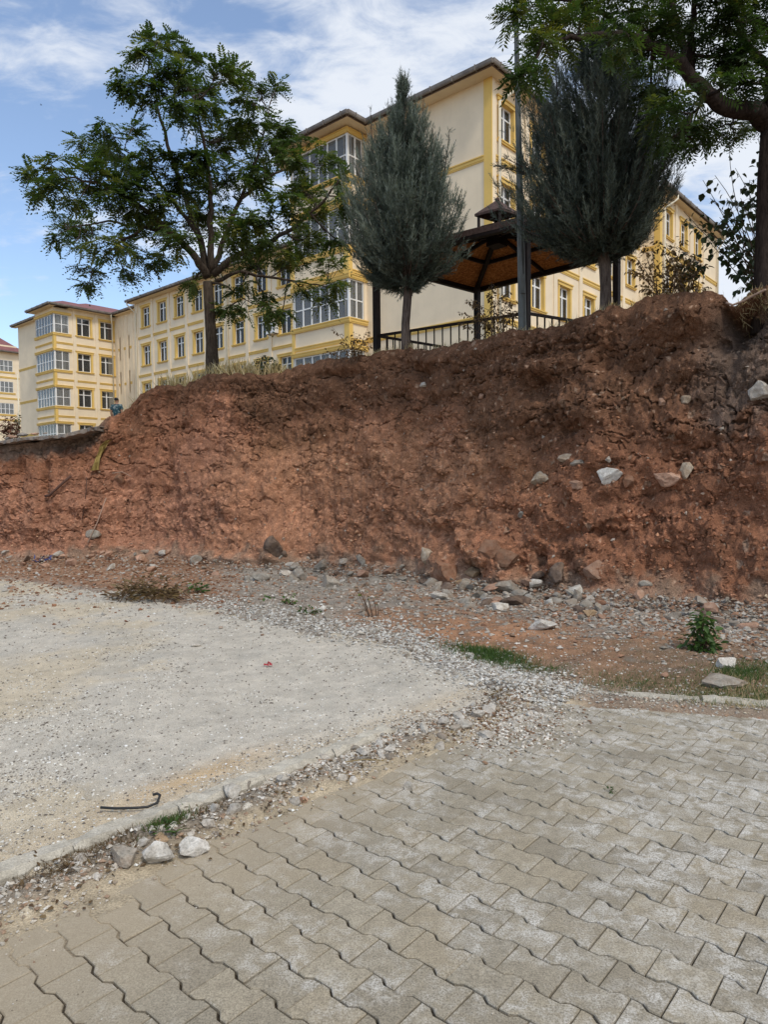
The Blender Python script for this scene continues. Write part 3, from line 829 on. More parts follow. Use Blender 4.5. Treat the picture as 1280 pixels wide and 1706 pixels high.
ppx, ppy = project(np.stack((gx, gy, np.zeros_like(gx)), 1))
a1, a2, a3 = fbm(p3(gx, gy, 1.3), 4, 231), fbm(p3(gx, gy, 6), 4, 235), fbm(p3(gx, gy, 22), 3, 238)
g_dirt = np.array((.27, .165, .105)); g_or = np.array((.37, .20, .115)); g_grey = np.array((.31, .28, .24)); g_sand = np.array((.43, .355, .25)); g_brown = np.array((.21, .155, .105)); g_redb = np.array((.30, .18, .115))
gc = np.tile(g_dirt, (len(gx), 1))
footy = np.interp(ppx, fX, fY)
gc = blend(gc, g_redb, sstep(420, 250, ppx + 60 * a1))
gc = blend(gc, g_grey * .95, sstep(60, 10, (ppy - footy) + 45 * a2 + 30 * a1) * sstep(330, 430, ppx) * .85)
gc = blend(gc, g_grey, sstep(330, 420, ppx + 40 * a1) * sstep(640, 560, ppx + 50 * a1) * .8)
gc = blend(gc, g_or, np.exp(-(((ppx - 820) / 130) ** 2 + ((ppy - 1062 - (ppx - 820) * .12) / 32) ** 2)) * 1.0 * sstep(-.5, .3, a2 + .3))
gc = blend(gc, g_brown, sstep(900, 1100, ppx + 80 * a1) * sstep(1060, 1100, ppy) * .6)
ldv = lot_d(gx, gy); pdv = pave_d(gx, gy); dkv = dk(gx, gy)
gc = blend(gc, g_grey * 1.1, np.exp(-(ldv / .35) ** 2) * (dkv < -.1) * .7)
gc = blend(gc, np.array((.25, .215, .175)), np.exp(-((dkv - .15) / .2) ** 2) * sstep(1000, 900, ppx))
gc = blend(gc, g_grey, np.exp(-((dr(gx, gy) + .1) / .2) ** 2) * .6)
gc = blend(gc, g_sand, sstep(.35, .1, (dkv - .25) - dr(gx, gy)) * sstep(-.08, .05, pdv) * (1 - .75 * sstep(.25, .6, pdv) * sstep(-.6, .6, gx)))
joint = sstep(-.003, -.009, gzz) * sstep(.05, .2, pdv)
gc = blend(gc, np.array((.05, .04, .03)), joint * .95)
gc *= (1 + .16 * a2 + .14 * a3 + .1 * a1)[:, None]
gc = np.clip(gc, .02, .7)
big_ = [(-300, -60, -.4), (300, -60, -.4), (300, 400, -.4), (-300, 400, -.4)]
GV = np.concatenate((np.stack((gx, gy, gzz), 1), np.array(big_)))
GFF = np.concatenate((GF, np.array([[len(gx), len(gx) + 1, len(gx) + 2, len(gx) + 3]])))
def m_dirt(B, b):
    a = B.attr('col').outputs['Color']
    n = B.noise(120, 4, .7); n2 = B.noise(14, 5, .65); v = B.voro(110)
    c = B.mix(1.0, a, B.ramp(n, [(.3, .60), (.5, 1.0), (.72, 1.45)]), 'MULTIPLY')
    c = B.mix(1.0, c, B.ramp(n2, [(.3, .82), (.7, 1.18)]), 'MULTIPLY')
    sp = B.math('MULTIPLY', B.ramp(v.outputs['Distance'], [(.1, 1.), (.28, 0)]), B.ramp(v.outputs['Color'], [(.6, 0), (.7, 1)]))
    c = B.mix(B.math('MULTIPLY', sp, .5), c, (.42, .39, .34))
    B.l(c, b.inputs['Base Color']); B.bump(b, B.math('ADD', n, B.math('MULTIPLY', v.outputs['Distance'], .7)), .008, .8)
M_DIRT = mat('dirt_ground', (.22, .12, .07), .95, .1, m_dirt)
ground = link('ground', mesh_np('ground', GV, GFF, {'col': np.concatenate((gc, np.tile(g_dirt, (4, 1))))}, True), M_DIRT)
ground['kind'] = 'structure'

lz = lotz(gx, gy)
keep = (lz[GF] > -.07).all(1)
used = np.unique(GF[keep]); remap = np.full(len(gx), -1); remap[used] = np.arange(len(used))
lc = np.tile(np.array((.505, .462, .392)), (len(gx), 1))
lc = blend(lc, np.array((.50, .42, .30)), sstep(.0, .6, fbm(p3(gx, gy, .7), 4, 250) + .25 * a2) * .75)
lc = blend(lc, np.array((.43, .40, .345)), sstep(.1, .6, fbm(p3(gx, gy, 1.7), 3, 255)) * .6)
lc = blend(lc, np.array((.52, .37, .21)), np.exp(-((dkv + .25) / .14) ** 2) * np.exp(-((gx + 1.0) / .35) ** 2) * .9)
lc = blend(lc, np.array((.50, .41, .29)), np.exp(-((dkv + .12) / .10) ** 2) * .6)
lc *= (1 + .08 * a2 + .10 * a3)[:, None]
def m_lot(B, b):
    a = B.attr('col').outputs['Color']
    n = B.noise(190, 4, .7); n2 = B.noise(10, 5, .65); v = B.voro(120); v2 = B.voro(55)
    c = B.mix(1.0, a, B.ramp(n, [(.3, .40), (.48, 1.0), (.7, 1.35)]), 'MULTIPLY')
    c = B.mix(1.0, c, B.ramp(n2, [(.3, .90), (.7, 1.1)]), 'MULTIPLY')
    sp = B.math('MULTIPLY', B.ramp(v.outputs['Distance'], [(.15, 1.), (.35, 0)]), B.ramp(v.outputs['Color'], [(.5, 0), (.6, 1)]))
    c = B.mix(B.math('MULTIPLY', sp, .85), c, (.74, .71, .65))
    sd_ = B.math('MULTIPLY', B.ramp(v2.outputs['Distance'], [(.08, 1.), (.2, 0)]), B.ramp(v2.outputs['Color'], [(.62, 0), (.68, 1)]))
    c = B.mix(B.math('MULTIPLY', sd_, .85), c, (.10, .085, .07))
    B.l(c, b.inputs['Base Color']); B.bump(b, B.math('ADD', n, B.math('MULTIPLY', v.outputs['Distance'], .8)), .006, .8)
M_LOT = mat('lot_gravel', (.45, .42, .37), .95, .1, m_lot)
lot = link('gravel_lot', mesh_np('gravel_lot', np.stack((gx, gy, lz), 1)[used], remap[GF[keep]], {'col': np.clip(lc[used], .02, .8)}, True), M_LOT)
lot['kind'] = 'structure'

# ------------------------------------------------------------------ block paving
pav = link('pavement', None, loc=(0.6, 3.0, 0)); pav['kind'] = 'structure'
J0 = G(1090.6, 1603)[:2]
PL, PPITCH, PA = .1955, .1425, .0095
e1 = np.array((.762, -.648)); e1 /= np.linalg.norm(e1); e2 = np.array((-e1[1], e1[0]))
def paver_outline(g=.0022):
    h = PL / 2 - g * .85
    prof = [(-h, PA), (-.0645, PA), (-.0385, -PA), (.0385, -PA), (.0645, PA), (h, PA)]
    topp = [(u, PPITCH / 2 + a - g) for u, a in prof]
    bot = [(u, -(PPITCH / 2 + a - g)) for u, a in prof][::-1]
    return topp + bot
def paver_mesh(seed):
    r = np.random.default_rng(seed)
    o = np.array(paver_outline(.0022 + r.uniform(.0002, .0014)))
    o += r.normal(0, .0007, o.shape)
    n = len(o); c = .0034
    ins = []
    for i in range(n):
        a, b_, d = o[i - 1], o[i], o[(i + 1) % n]
        t1 = (b_ - a) / np.linalg.norm(b_ - a); t2 = (d - b_) / np.linalg.norm(d - b_)
        m = np.array((t1[1] + t2[1], -(t1[0] + t2[0]))); m /= np.linalg.norm(m)
        ins.append(b_ + m * c)
    V = [(x, y, -.05) for x, y in o] + [(x, y, -c) for x, y in o] + [(x, y, 0) for x, y in ins]
    F = []
    for i in range(n):
        j = (i + 1) % n
        F += [(i + n, i, j, j + n), (i + 2 * n, i + n, j + n, j + 2 * n)]
    F.append(tuple(range(2 * n, 3 * n))[::-1])
    return V, [f[::-1] for f in F]
def m_paver(B, b):
    pos = B.pos(); rnd = B.rand()
    vm_ = B.n('ShaderNodeVectorMath', operation='ADD'); cr_ = B.n('ShaderNodeCombineXYZ'); B.l(B.math('MULTIPLY', rnd, 37.), cr_.inputs[0]); B.l(B.math('MULTIPLY', rnd, 91.), cr_.inputs[1]); B.l(pos, vm_.inputs[0]); B.l(cr_.outputs[0], vm_.inputs[1]); own = vm_.outputs[0]
    base_ = B.ramp(rnd, [(0, (.265, .232, .178)), (.3, (.33, .288, .218)), (.6, (.305, .27, .21)), (.8, (.34, .29, .212)), (1, (.36, .318, .245))])
    n1 = B.math('ADD', B.math('MULTIPLY', B.noise(2.2, 4, .6), .5), B.math('MULTIPLY', B.noise(6.0, 4, .6, own), .5)); n2 = B.noise(150, 4, .7); n3 = B.noise(22, 5, .65); n4 = B.noise(420, 2, .6)
    c = B.mix(1.0, base_, B.ramp(n2, [(.3, .55), (.5, 1.0), (.7, 1.38)]), 'MULTIPLY')
    c = B.mix(1.0, c, B.ramp(n3, [(.3, .85), (.7, 1.14)]), 'MULTIPLY')
    # lime bloom: broken pale patches, stronger to the right hand side
    sx = B.n('ShaderNodeSeparateXYZ'); B.l(pos, sx.inputs[0])
    amt = B.math('ADD', B.ramp(n1, [(.44, 0), (.58, 1.)]), B.math('MULTIPLY', B.math('ADD', sx.outputs[0], -.9), .22))
    brk = B.ramp(B.noise(16, 6, .7, dist=.6), [(.40, 0), (.56, 1)])
    amt = B.math('MULTIPLY', B.math('MULTIPLY', amt, brk), B.ramp(n2, [(.40, .15), (.60, 1)]))
    c = B.mix(B.math('MULTIPLY', amt, .9), c, (.68, .66, .62))
    # sand trodden in from the kerb side
    dot = B.n('ShaderNodeVectorMath', operation='DOT_PRODUCT'); B.l(pos, dot.inputs[0]); dot.inputs[1].default_value = (kn[0], kn[1], 0)
    dd_ = B.math('ADD', B.math('SUBTRACT', dot.outputs['Value'], float(k0[:2] @ kn)), B.math('MULTIPLY', B.math('SUBTRACT', n3, .5), .7))
    left = B.math('MULTIPLY', sx.outputs[0], .45)
    c = B.mix(B.math('MULTIPLY', B.ramp(B.math('ADD', dd_, left), [(.05, 1), (.85, 0)]), .55), c, (.44, .36, .255))
    pit = B.ramp(n4, [(.28, .45), (.40, 1)])
    c = B.mix(1.0, c, pit, 'MULTIPLY')
    B.l(c, b.inputs['Base Color']); B.bump(b, B.math('ADD', n2, n4), .003, .7)
M_PAVER = mat('concrete_paver', (.30, .27, .22), .9, .2, m_paver)
cand = []
for r in range(-20, 40):
    for i in range(-22, 30):
        c = J0 + e1 * (PL * (i + .5 + .5 * (r % 2))) + e2 * (PPITCH * r)
        if c[1] < 1.2 or abs(c[0]) > 5: continue
        if pave_d(c[:1], c[1:])[0] < .0: continue
        a_, b_ = project(np.array([[c[0], c[1], 0]]))
        vis = -60 < a_[0] < 1340 and b_[0] < 1775
        cov = pave_d(c[:1], c[1:])[0] < .07
        cand.append((not vis or cov, np.hypot(c[0], c[1] - 0), c, r, i))
cand.sort(key=lambda t: (t[0], t[1]))
pvars = []
for s in range(8):
    V, F = paver_mesh(900 + s); me = mesh_py('paver', V, F); me.materials.append(M_PAVER); pvars.append((me, V, F))
rest = MB(); ang1 = math.atan2(e1[1], e1[0])
for k, (hid, dist, c, r, i) in enumerate(cand):
    me, V, F = pvars[(r * 7 + i * 3) % 8]
    flip = math.pi * ((r * 5 + i * 11) % 2)
    tilt = rng.normal(0, .004, 2); dz = rng.normal(0, .0014)
    if k < 300:
        o = link('paver', me, parent=pav)
        o.location = (c[0] - .6, c[1] - 3.0, dz); o.rotation_euler = (tilt[0], tilt[1], ang1 + flip + rng.normal(0, .006))
    else:
        ca, sa = math.cos(ang1), math.sin(ang1)
        rest.add([(c[0] + v[0] * ca - v[1] * sa, c[1] + v[0] * sa + v[1] * ca, v[2] + dz) for v in V], F)
o = rest.build('paver_field', M_PAVER, pav); o['kind'] = 'stuff'

# ------------------------------------------------------------------ kerbs
M_KERB = mat('kerb_concrete', (.40, .37, .32), .9, .2, lambda B, b: (B.l(B.mix(1.0, B.ramp(B.noise(9, 6, .65), [(.3, (.33, .30, .245)), (.6, (.50, .46, .385)), (.8, (.61, .57, .49))]), B.ramp(B.noise(130, 4, .7), [(.3, .65), (.7, 1.25)]), 'MULTIPLY'), b.inputs['Base Color']), B.bump(b, B.noise(60, 5), .008, .8)))
def kerb_stone(parent, a, b_, w, zt, jag, seed):
    """one kerb block from a to b: bevelled, worn edges"""
    r = np.random.default_rng(seed); n = 12
    a = np.asarray(a, float); b_ = np.asarray(b_, float)
    t = (b_ - a)[:2]; ln = np.linalg.norm(t); t = t / ln; nm = np.array((t[1], -t[0]))
    prof = [(-w / 2, -.12), (-w / 2, zt - .018), (-w / 2 + .02, zt), (w / 2 - .022, zt), (w / 2, zt - .022), (w / 2, -.12)]
    V = []
    for i in range(n + 1):
        s = ln * i / n
        for k, (y, z) in enumerate(prof):
            j = r.normal(0, jag, 2) * (0 if k in (0, 5) else 1)
            p = a[:2] + t * s + nm * (y + j[0]); V.append((p[0], p[1], z + j[1] * .7))
    m = len(prof); F = [(i * m + k, (i + 1) * m + k, (i + 1) * m + k + 1, i * m + k + 1) for i in range(n) for k in range(m - 1)]
    F += [tuple(range(m))[::-1], tuple(n * m + k for k in range(m))]
    mb = MB(); mb.add(V, F); return mb.build('kerb_stone', M_KERB, parent)
kb = link('kerb', None, loc=(float(k0[0]), float(k0[1]), 0)); kb['kind'] = 'structure'
s = -1.2; i = 0
while s < KL + .05:
    ln = .49
    e = min(s + ln, KL + .12)
    top_ = [.070, .066, .072, .063, .070, .066, .064, .040, .016, .014, .03, .055][min(i, 11)] + rng.normal(0, .003)
    off = kn * rng.normal(0, .003)
    if e - s > .08: kerb_stone(kb, k0[:2] + kd * (s + .001) + off, k0[:2] + kd * (e - .001) + off, .115, top_, .008, 70 + i)
    s += ln + .002; i += 1
kb2 = link('kerb', None, loc=(float(r0[0]), float(r0[1]), 0)); kb2['kind'] = 'structure'
s = -.25; i = 0
while s < 3.2:
    kerb_stone(kb2, r0[:2] + rd * (s + .006) - rn * .08, r0[:2] + rd * (s + .484) - rn * .08, .1, [.035, .055, .072, .084, .09, .088, .09, .09][min(i, 7)], .004, 170 + i)
    s += .5; i += 1

# ------------------------------------------------------------------ broken asphalt edge on the left
def rock_mesh(name, seed, sub=2, facets=9, rough=.06, scale=(1, 1, 1), flat=True):
    facets += 8
    import bmesh
    bm = bmesh.new(); bmesh.ops.create_icosphere(bm, subdivisions=sub, radius=1.0)
    V = np.array([v.co[:] for v in bm.verts]); F = [[v.index for v in f.verts] for f in bm.faces]; bm.free()
    r = np.random.default_rng(seed)
    for _ in range(facets):
        n = r.normal(size=3); n /= np.linalg.norm(n); d = r.uniform(.42, .8)
        e = np.maximum(V @ n - d, 0); V -= n[None] * e[:, None]
    V += V * (fbm(V * 1.6 + seed * 3.7, 2, seed) * .10 + fbm(V * 5 + seed, 3, seed + 5) * rough)[:, None]
    V -= (V.max(0) + V.min(0)) / 2; V /= (V.max(0) - V.min(0))
    V *= np.array(scale)
    return mesh_np(name, V, np.array(F), None, not flat)
def m_rock(c1, c2, c3, bumpd=.006, sc=1.0, soil=.45):
    def f(B, b):
        oc = B.pos()
        n = B.noise(14 * sc, 6, .65, oc); n2 = B.noise(90 * sc, 4, .7, oc); n3 = B.noise(5 * sc, 4, .6, oc)
        c = B.ramp(n, [(.32, c1), (.55, c2), (.75, c3)])
        c = B.mix(1.0, c, B.ramp(n2, [(.3, .55), (.48, 1.0), (.75, 1.25)]), 'MULTIPLY')
        c = B.mix(1.0, c, B.ramp(n3, [(.3, .82), (.7, 1.12)]), 'MULTIPLY')
        c = B.mix(B.math('MULTIPLY', B.ramp(B.noise(9, 4, .65, oc), [(.42, 0), (.62, 1)]), soil), c, (.29, .20, .14))
        rn_ = B.ramp(B.rand(), [(0, .8), (1, 1.15)])
        c = B.mix(1.0, c, rn_, 'MULTIPLY')
        B.l(c, b.inputs['Base Color']); B.bump(b, B.math('ADD', n2, n), bumpd, .8)
    return f
M_CONC = mat('pale_concrete_rubble', (.45, .43, .39), .95, .1, m_rock((.32, .285, .235), (.51, .475, .42), (.66, .63, .58), soil=.22))
M_WLUMP = mat('white_concrete_lump', (.6, .58, .55), .95, .1, m_rock((.40, .37, .32), (.66, .63, .58), (.82, .80, .76), .01, 1.0, .12))
M_GREYR = mat('grey_rock', (.28, .27, .25), .95, .1, m_rock((.20, .18, .15), (.33, .30, .255), (.45, .415, .36)))
M_TAN = mat('tan_rock', (.35, .25, .15), .95, .1, m_rock((.27, .18, .10), (.40, .28, .17), (.50, .38, .25)))
M_REDR = mat('red_earth_boulder', (.17, .075, .045), .95, .1, m_rock((.17, .08, .048), (.25, .125, .075), (.34, .20, .13)))
M_LIME = mat('pale_limestone', (.45, .38, .29), .95, .1, m_rock((.30, .22, .15), (.48, .40, .30), (.62, .57, .49)))
M_BROWNR = mat('brown_rock', (.13, .09, .07), .95, .1, m_rock((.09, .062, .05), (.15, .11, .088), (.22, .175, .145)))
M_ASPH = mat('old_asphalt', (.20, .19, .18), .95, .1, m_rock((.17, .155, .14), (.26, .24, .22), (.36, .335, .31)))
M_PINK = mat('pinkish_stone', (.40, .25, .18), .95, .1, m_rock((.32, .18, .12), (.44, .27, .19), (.52, .38, .30)))

sl_px = np.linspace(-150, 166, 60)
sy = np.interp(sl_px, [-150, 0, 30, 60, 100, 122, 152, 166], [742, 734, 729, 727, 724, 718.5, 711, 709.5])
fyl = np.interp(sl_px, cpx, Yc)
V = []; nrow = 5
r_ = np.random.default_rng(3)
for i, (p, y) in enumerate(zip(sl_px, sy)):
    Y0 = fyl[i] - .30 + .05 * r_.normal() - .12 * (105 < p < 150)
    e = at(p, y, Y0)
    th = .075 + .012 * r_.normal()
    V += [e + (0, 4.5, .0 - th), e + (0, .0, -th), e + (0, -.01, -.012), e + (0, .03, 0.0), e + (0, 4.5, .03)]
F = [(i * nrow + k, (i + 1) * nrow + k, (i + 1) * nrow + k + 1, i * nrow + k + 1) for i in range(59) for k in range(4)]
mb = MB(); mb.add(V, F)
o = mb.build('asphalt_slab', M_ASPH, origin=V[2]); tag(o, 'broken grey asphalt slab overhanging the low left end of the bank', 'asphalt slab')
for k, (p, y, w) in enumerate(((22, 727, 16), (40, 724, 18), (12, 730, 12), (58, 723, 12), (75, 722, 9))):
    e = at(p, y, float(np.interp(p, cpx, Yc)) - .1); sz = w / F_PX * e[1]
    o = link('asphalt_chunk', rock_mesh('asphalt_chunk', 300 + k, 2, 8, .05, (sz, sz * .8, sz * .35)), M_PINK if k in (0, 3) else M_ASPH, loc=e)
    tag(o, ('pink flat chunk on the asphalt slab edge, second from the left', 'largest grey chunk on the asphalt slab edge', 'leftmost grey chunk on the asphalt slab edge', 'pink chunk on the asphalt slab edge right of the largest grey chunk', 'rightmost small grey chunk on the asphalt slab edge')[k], 'asphalt chunk', 'chunks on the asphalt edge')

# ------------------------------------------------------------------ rocks one can point at
def ground_rock(px, py, w, h, m, label, cat='rock', seed=0, depth=.8, group=None, rot=0., sub=3, name='rock', sink=.22, facets=11):
    p = G(px, py); D = p[1]
    sx, szz = w / F_PX * D, h / F_PX * D
    z = max(gz(p[:1], p[1:2])[0], lotz(p[:1], p[1:2])[0], -.0 if pave_d(p[:1], p[1:2])[0] > .2 else -.1)
    szz = szz * 1.05
    o = link(name, rock_mesh(name, seed, sub, facets, .05, (sx, sx * depth, szz)), m, loc=(p[0], p[1] + sx * depth * .35, z + szz * (.5 - sink)))
    o.rotation_euler = (0, 0, rot)
    return tag(o, label, cat, group)
def bank_rock(px, py, w, h, m, label, cat='stone', seed=0, out=.14, name='stone', group=None, sub=3, facets=9):
    p, n = on_bank(px, py); D = p[1]
    sx, szz = w / F_PX * D, h / F_PX * D
    d = min(sx, szz) * .9
    pp = p + np.array((n[0], n[1], 0)) * d * (out - .25)
    o = link(name, rock_mesh(name, seed, sub, facets, .06, (sx, d, szz)), m, loc=tuple(pp))
    o.rotation_euler = (0, 0, math.atan2(n[1], n[0]) + math.pi / 2)
    return tag(o, label, cat, group)
BR = [
 (904, 795, 27, 25, M_LIME, 'pale yellow angular stone embedded in the bank left of the big white stone'),
 (1018, 795, 40, 27, M_WLUMP, 'largest white stone embedded half way up the dark red bank'),
 (945, 763, 26, 14, M_LIME, 'long whitish stone slanting out of the bank above the pale yellow stone'),
 (962, 771, 22, 10, M_GREYR, 'thin grey stone beside the long whitish stone in the bank'),
 (1146, 784, 20, 26, M_LIME, 'upright pale stone in the bank to the right of the big white stone'),
 (1113, 800, 38, 22, M_PINK, 'broad brownish pink stone in the bank under the upright pale stone'),
 (958, 811, 22, 14, M_PINK, 'small pinkish stone between and below the two pale stones in the bank'),
 (1046, 800, 20, 20, M_REDR, 'brown stone touching the right side of the big white stone in the bank'),
 (1014, 766, 10, 10, M_CONC, 'small round white stone just above the big white stone in the bank'),
 (714, 926, 20, 26, M_LIME, 'white jagged stone low in the middle of the bank'),
 (869, 857, 14, 14, M_GREYR, 'single dark grey pebble in the middle height of the bank'),
 (1145, 666, 16, 14, M_LIME, 'round pale stone high in the right part of the bank'),
 (1104, 670, 12, 12, M_PINK, 'small pink stone left of the round pale stone high in the bank'),
 (1207, 678, 16, 12, M_CONC, 'whitish stone in the bank below the grey patch at the right edge'),
 (1270, 652, 32, 30, M_CONC, 'flat pale concrete piece sticking out of the bank at the right edge'),
 (815, 915, 40, 28, M_REDR, 'large red earth block with a dark crack beneath, low in the bank'),
 (742, 958, 46, 46, M_REDR, 'biggest red earth block leaning at the foot of the bank'),
 (845, 930, 38, 30, M_REDR, 'red brown block to the right of the cracked block low in the bank'),
 (926, 956, 26, 34, M_BROWNR, 'tall brown block standing at the bank foot beneath the dark soil'),
 (985, 948, 36, 28, M_PINK, 'dull brown stone to the right of the tall brown block'),
 (785, 957, 30, 20, M_TAN, 'tan block between the red earth blocks at the bank foot'),
 (456, 914, 26, 38, M_BROWNR, 'dark jagged brown lump hanging low on the left half of the bank'),
 (470, 922, 16, 10, M_BROWNR, 'small brown stone wedged beside the jagged brown lump'),
 (155, 893, 24, 18, M_GREYR, 'smooth grey rock at the foot of the thin pale stick'),
 (197, 797, 18, 18, M_REDR, 'red stone in a hollow below the olive cloth'),
 (1076, 971, 22, 10, M_GREYR, 'grey stone lying just above the orange boulder'),
 (320, 788, 0, 0, None, ''),
 (706, 641, 14, 8, M_CONC, 'white stone in the dark hollow near the top of the bank'),
 (800, 661, 14, 14, M_PINK, 'pinkish stone under the turf edge above the middle of the bank'),
]
for k, (px, py, w, h, m, lb) in enumerate(BR):
    if w: bank_rock(px, py, w * 1.12, h * 1.12, m, lb, seed=400 + k, out=.36 if m in (M_CONC, M_LIME, M_WLUMP) else .2)
GR = [
 (498, 968, 28, 26, M_GREYR, 'round grey boulder at the bank foot, left of the second grey boulder'),
 (552, 980, 34, 26, M_GREYR, 'grey boulder at the bank foot behind the yellow green sprig'),
 (432, 970, 34, 18, M_GREYR, 'low grey stone left of the round grey boulders at the bank foot'),
 (768, 979, 22, 14, M_TAN, 'small ochre stone in front of the biggest red block'),
 (733, 1003, 34, 14, M_CONC, 'pale lumpy stone on the rubble in front of the biggest red block'),
 (842, 992, 50, 26, M_GREYR, 'wide grey slab leaning on the rubble heap left of the dark slab'),
 (862, 1012, 56, 18, M_BROWNR, 'flat dark brown slab lying in the rubble heap'),
 (868, 996, 28, 16, M_GREYR, 'grey brown stone just behind the flat dark slab'),
 (834, 1020, 30, 16, M_CONC, 'white flat stone in front of the flat dark slab'),
 (908, 1054, 52, 24, M_WLUMP, 'largest pale rock lying alone in front of the rubble heap'),
 (964, 1006, 20, 28, M_GREYR, 'upright grey stone right of the rubble heap'),
 (984, 1006, 20, 14, M_CONC, 'pale stone beside the upright grey stone'),
 (1003, 1012, 20, 14, M_REDR, 'brick red stone in the rubble beside the pale stone'),
 (985, 1030, 24, 14, M_TAN, 'rust coloured stone in front of the upright grey stone'),
 (1076, 1003, 22, 24, M_TAN, 'rounded orange boulder standing at the bank foot'),
 (1165, 1015, 20, 10, M_CONC, 'flat white stone behind the leafy green weed'),
 (1145, 1029, 18, 10, M_CONC, 'small white stone left of the leafy green weed'),
 (1252, 1052, 34, 16, M_PINK, 'beige flat stone near the right edge below the bank'),
 (1217, 1119, 38, 20, M_WLUMP, 'white lumpy rock on the grass at the right'),
 (1216, 1150, 82, 20, M_GREYR, 'long flat grey brown slab lying on the grass at the right'),
 (1110, 1134, 14, 10, M_PINK, 'small orange stone on the grass strip'),
 (1271, 1000, 26, 24, M_CONC, 'square pale concrete lump at the right edge under the bank'),
 (1270, 1019, 30, 16, M_CONC, 'pale slab leaning under the square concrete lump at the right edge'),
 (205, 932, 28, 18, M_GREYR, 'grey stone on the mound left of the paired grey stones'),
 (325, 942, 22, 20, M_GREYR, 'grey stone of a pair on the left half of the bank foot'),
 (302, 928, 14, 8, M_GREYR, 'dark small stone left of the paired grey stone'),
 (258, 1445, 54, 46, M_WLUMP, 'big white pitted concrete lump at the kerb'),
 (319, 1428, 50, 34, M_WLUMP, 'second white concrete lump right of the biggest one at the kerb'),
 (200, 1455, 46, 32, M_GREYR, 'grey angular stone left of the white lumps at the kerb'),
 (264, 1414, 30, 14, M_TAN, 'yellowish flat stone behind the big white lump'),
 (383, 1345, 36, 26, M_CONC, 'white lump in the rubble where the kerb disappears'),
 (356, 1370, 20, 18, M_CONC, 'small white stone just below the end of the visible kerb'),
 (386, 1367, 30, 15, M_CONC, 'low white stone to the right of the small white stone under the kerb end'),
 (345, 1388, 24, 18, M_CONC, 'white chip in front of the small grass clump by the kerb'),
 (740, 1217, 22, 15, M_CONC, 'white stone in the right part of the kerb rubble, left of its neighbour'),
 (775, 1217, 30, 18, M_CONC, 'biggest white stone in the right part of the kerb rubble'),
 (796, 1202, 22, 16, M_CONC, 'pale stone behind the biggest stone of the right kerb rubble'),
 (812, 1231, 28, 12, M_CONC, 'flat white stone in front of the right kerb rubble'),
 (683, 1316, 20, 16, M_CONC, 'lone pale stone on the paving below the kerb rubble'),
 (607, 1266, 26, 16, M_CONC, 'white stone in the middle of the kerb rubble'),
 (470, 1320, 22, 16, M_CONC, 'pale stone in the kerb rubble above the red leaf'),
 (998, 1240, 20, 8, M_CONC, 'flat pale chip lying alone on the paving'),
 (325, 1084, 17, 6, M_CONC, 'flat pale chip lying alone on the gravel lot'),
 (484, 1006, 22, 10, M_CONC, 'white stone beside the low green weed at the lot edge'),
 (535, 1022, 16, 12, M_CONC, 'pale stone in the stone strip right of the low green weed'),
 (505, 1338, 16, 9, M_PINK, 'single brick red chip in the kerb rubble'),
]
for k, (px, py, w, h, m, lb) in enumerate(GR):
    ground_rock(px, py, w, h, m, lb, seed=500 + k, rot=float(rng.uniform(-.5, .5)), depth=float(rng.uniform(.6, .9)))

# rubble: shared meshes, one object each, labelled by look and by the nearest landmark
RV = [rock_mesh('rubble_stone', 700 + k, 2, 9, .06, (1, float(rng.uniform(.6, .95)), float(rng.uniform(.45, .75)))) for k in range(10)]
LMK = [(498, 968, 'round grey boulder'), (552, 980, 'second grey boulder'), (742, 975, 'biggest red earth block'), (862, 1012, 'flat dark brown slab'), (908, 1054, 'largest pale rock'), (964, 1006, 'upright grey stone'), (1076, 1003, 'rounded orange boulder'),
       (1168, 1070, 'leafy green weed'), (1217, 1119, 'white lumpy rock'), (1216, 1150, 'long flat slab'), (456, 935, 'jagged brown lump'), (155, 900, 'pale leaning stick'), (70, 937, 'blue plastic scrap'), (245, 998, 'dry weed clump'), (328, 985, 'small fresh weed'), (484, 1008, 'weed with long twig'),
       (615, 1015, 'thin brown stems'), (258, 1440, 'big white concrete lump'), (200, 1450, 'grey angular stone'), (92, 1462, 'olive weed tuft'), (383, 1345, 'white lump at the kerb end'), (505, 1338, 'brick red chip'), (607, 1275, 'yellow straw'), (683, 1316, 'lone stone on the paving'), (775, 1217, 'biggest right kerb stone'), (838, 1160, 'mossy kerb end'), (815, 1097, 'bright green grass strip'), (325, 942, 'paired grey stone')]
rub_all = []
def rubble(n, pick, mats, where, group, smin, smax):
    pools = [[(lambda c: (c.materials.append(m), c)[1])(me.copy()) for me in RV] for m, _ in mats]
    for k in range(n):
        px, py = pick()
        p = G(px, py); spx = smin + (smax - smin) * rng.random() ** 1.5; s = spx / F_PX * p[1]
        mi = int(rng.integers(len(mats))); me = pools[mi][int(rng.integers(10))]
        z = max(gz(p[:1], p[1:2])[0], lotz(p[:1], p[1:2])[0])
        if p[1] > 7:
            fy = np.interp(px, fX, fY); z += max(0, (fy + 12 - py) * .012)
        o = link('rubble_stone', me, loc=(p[0], p[1], z + s * .05)); o.scale = (s, s, s)
        o.rotation_euler = (rng.normal(0, .35), rng.normal(0, .35), rng.uniform(0, 6.28))
        o['category'] = 'stone'; o['group'] = group
        rub_all.append((o, px, py, spx, mats[mi][1], where))
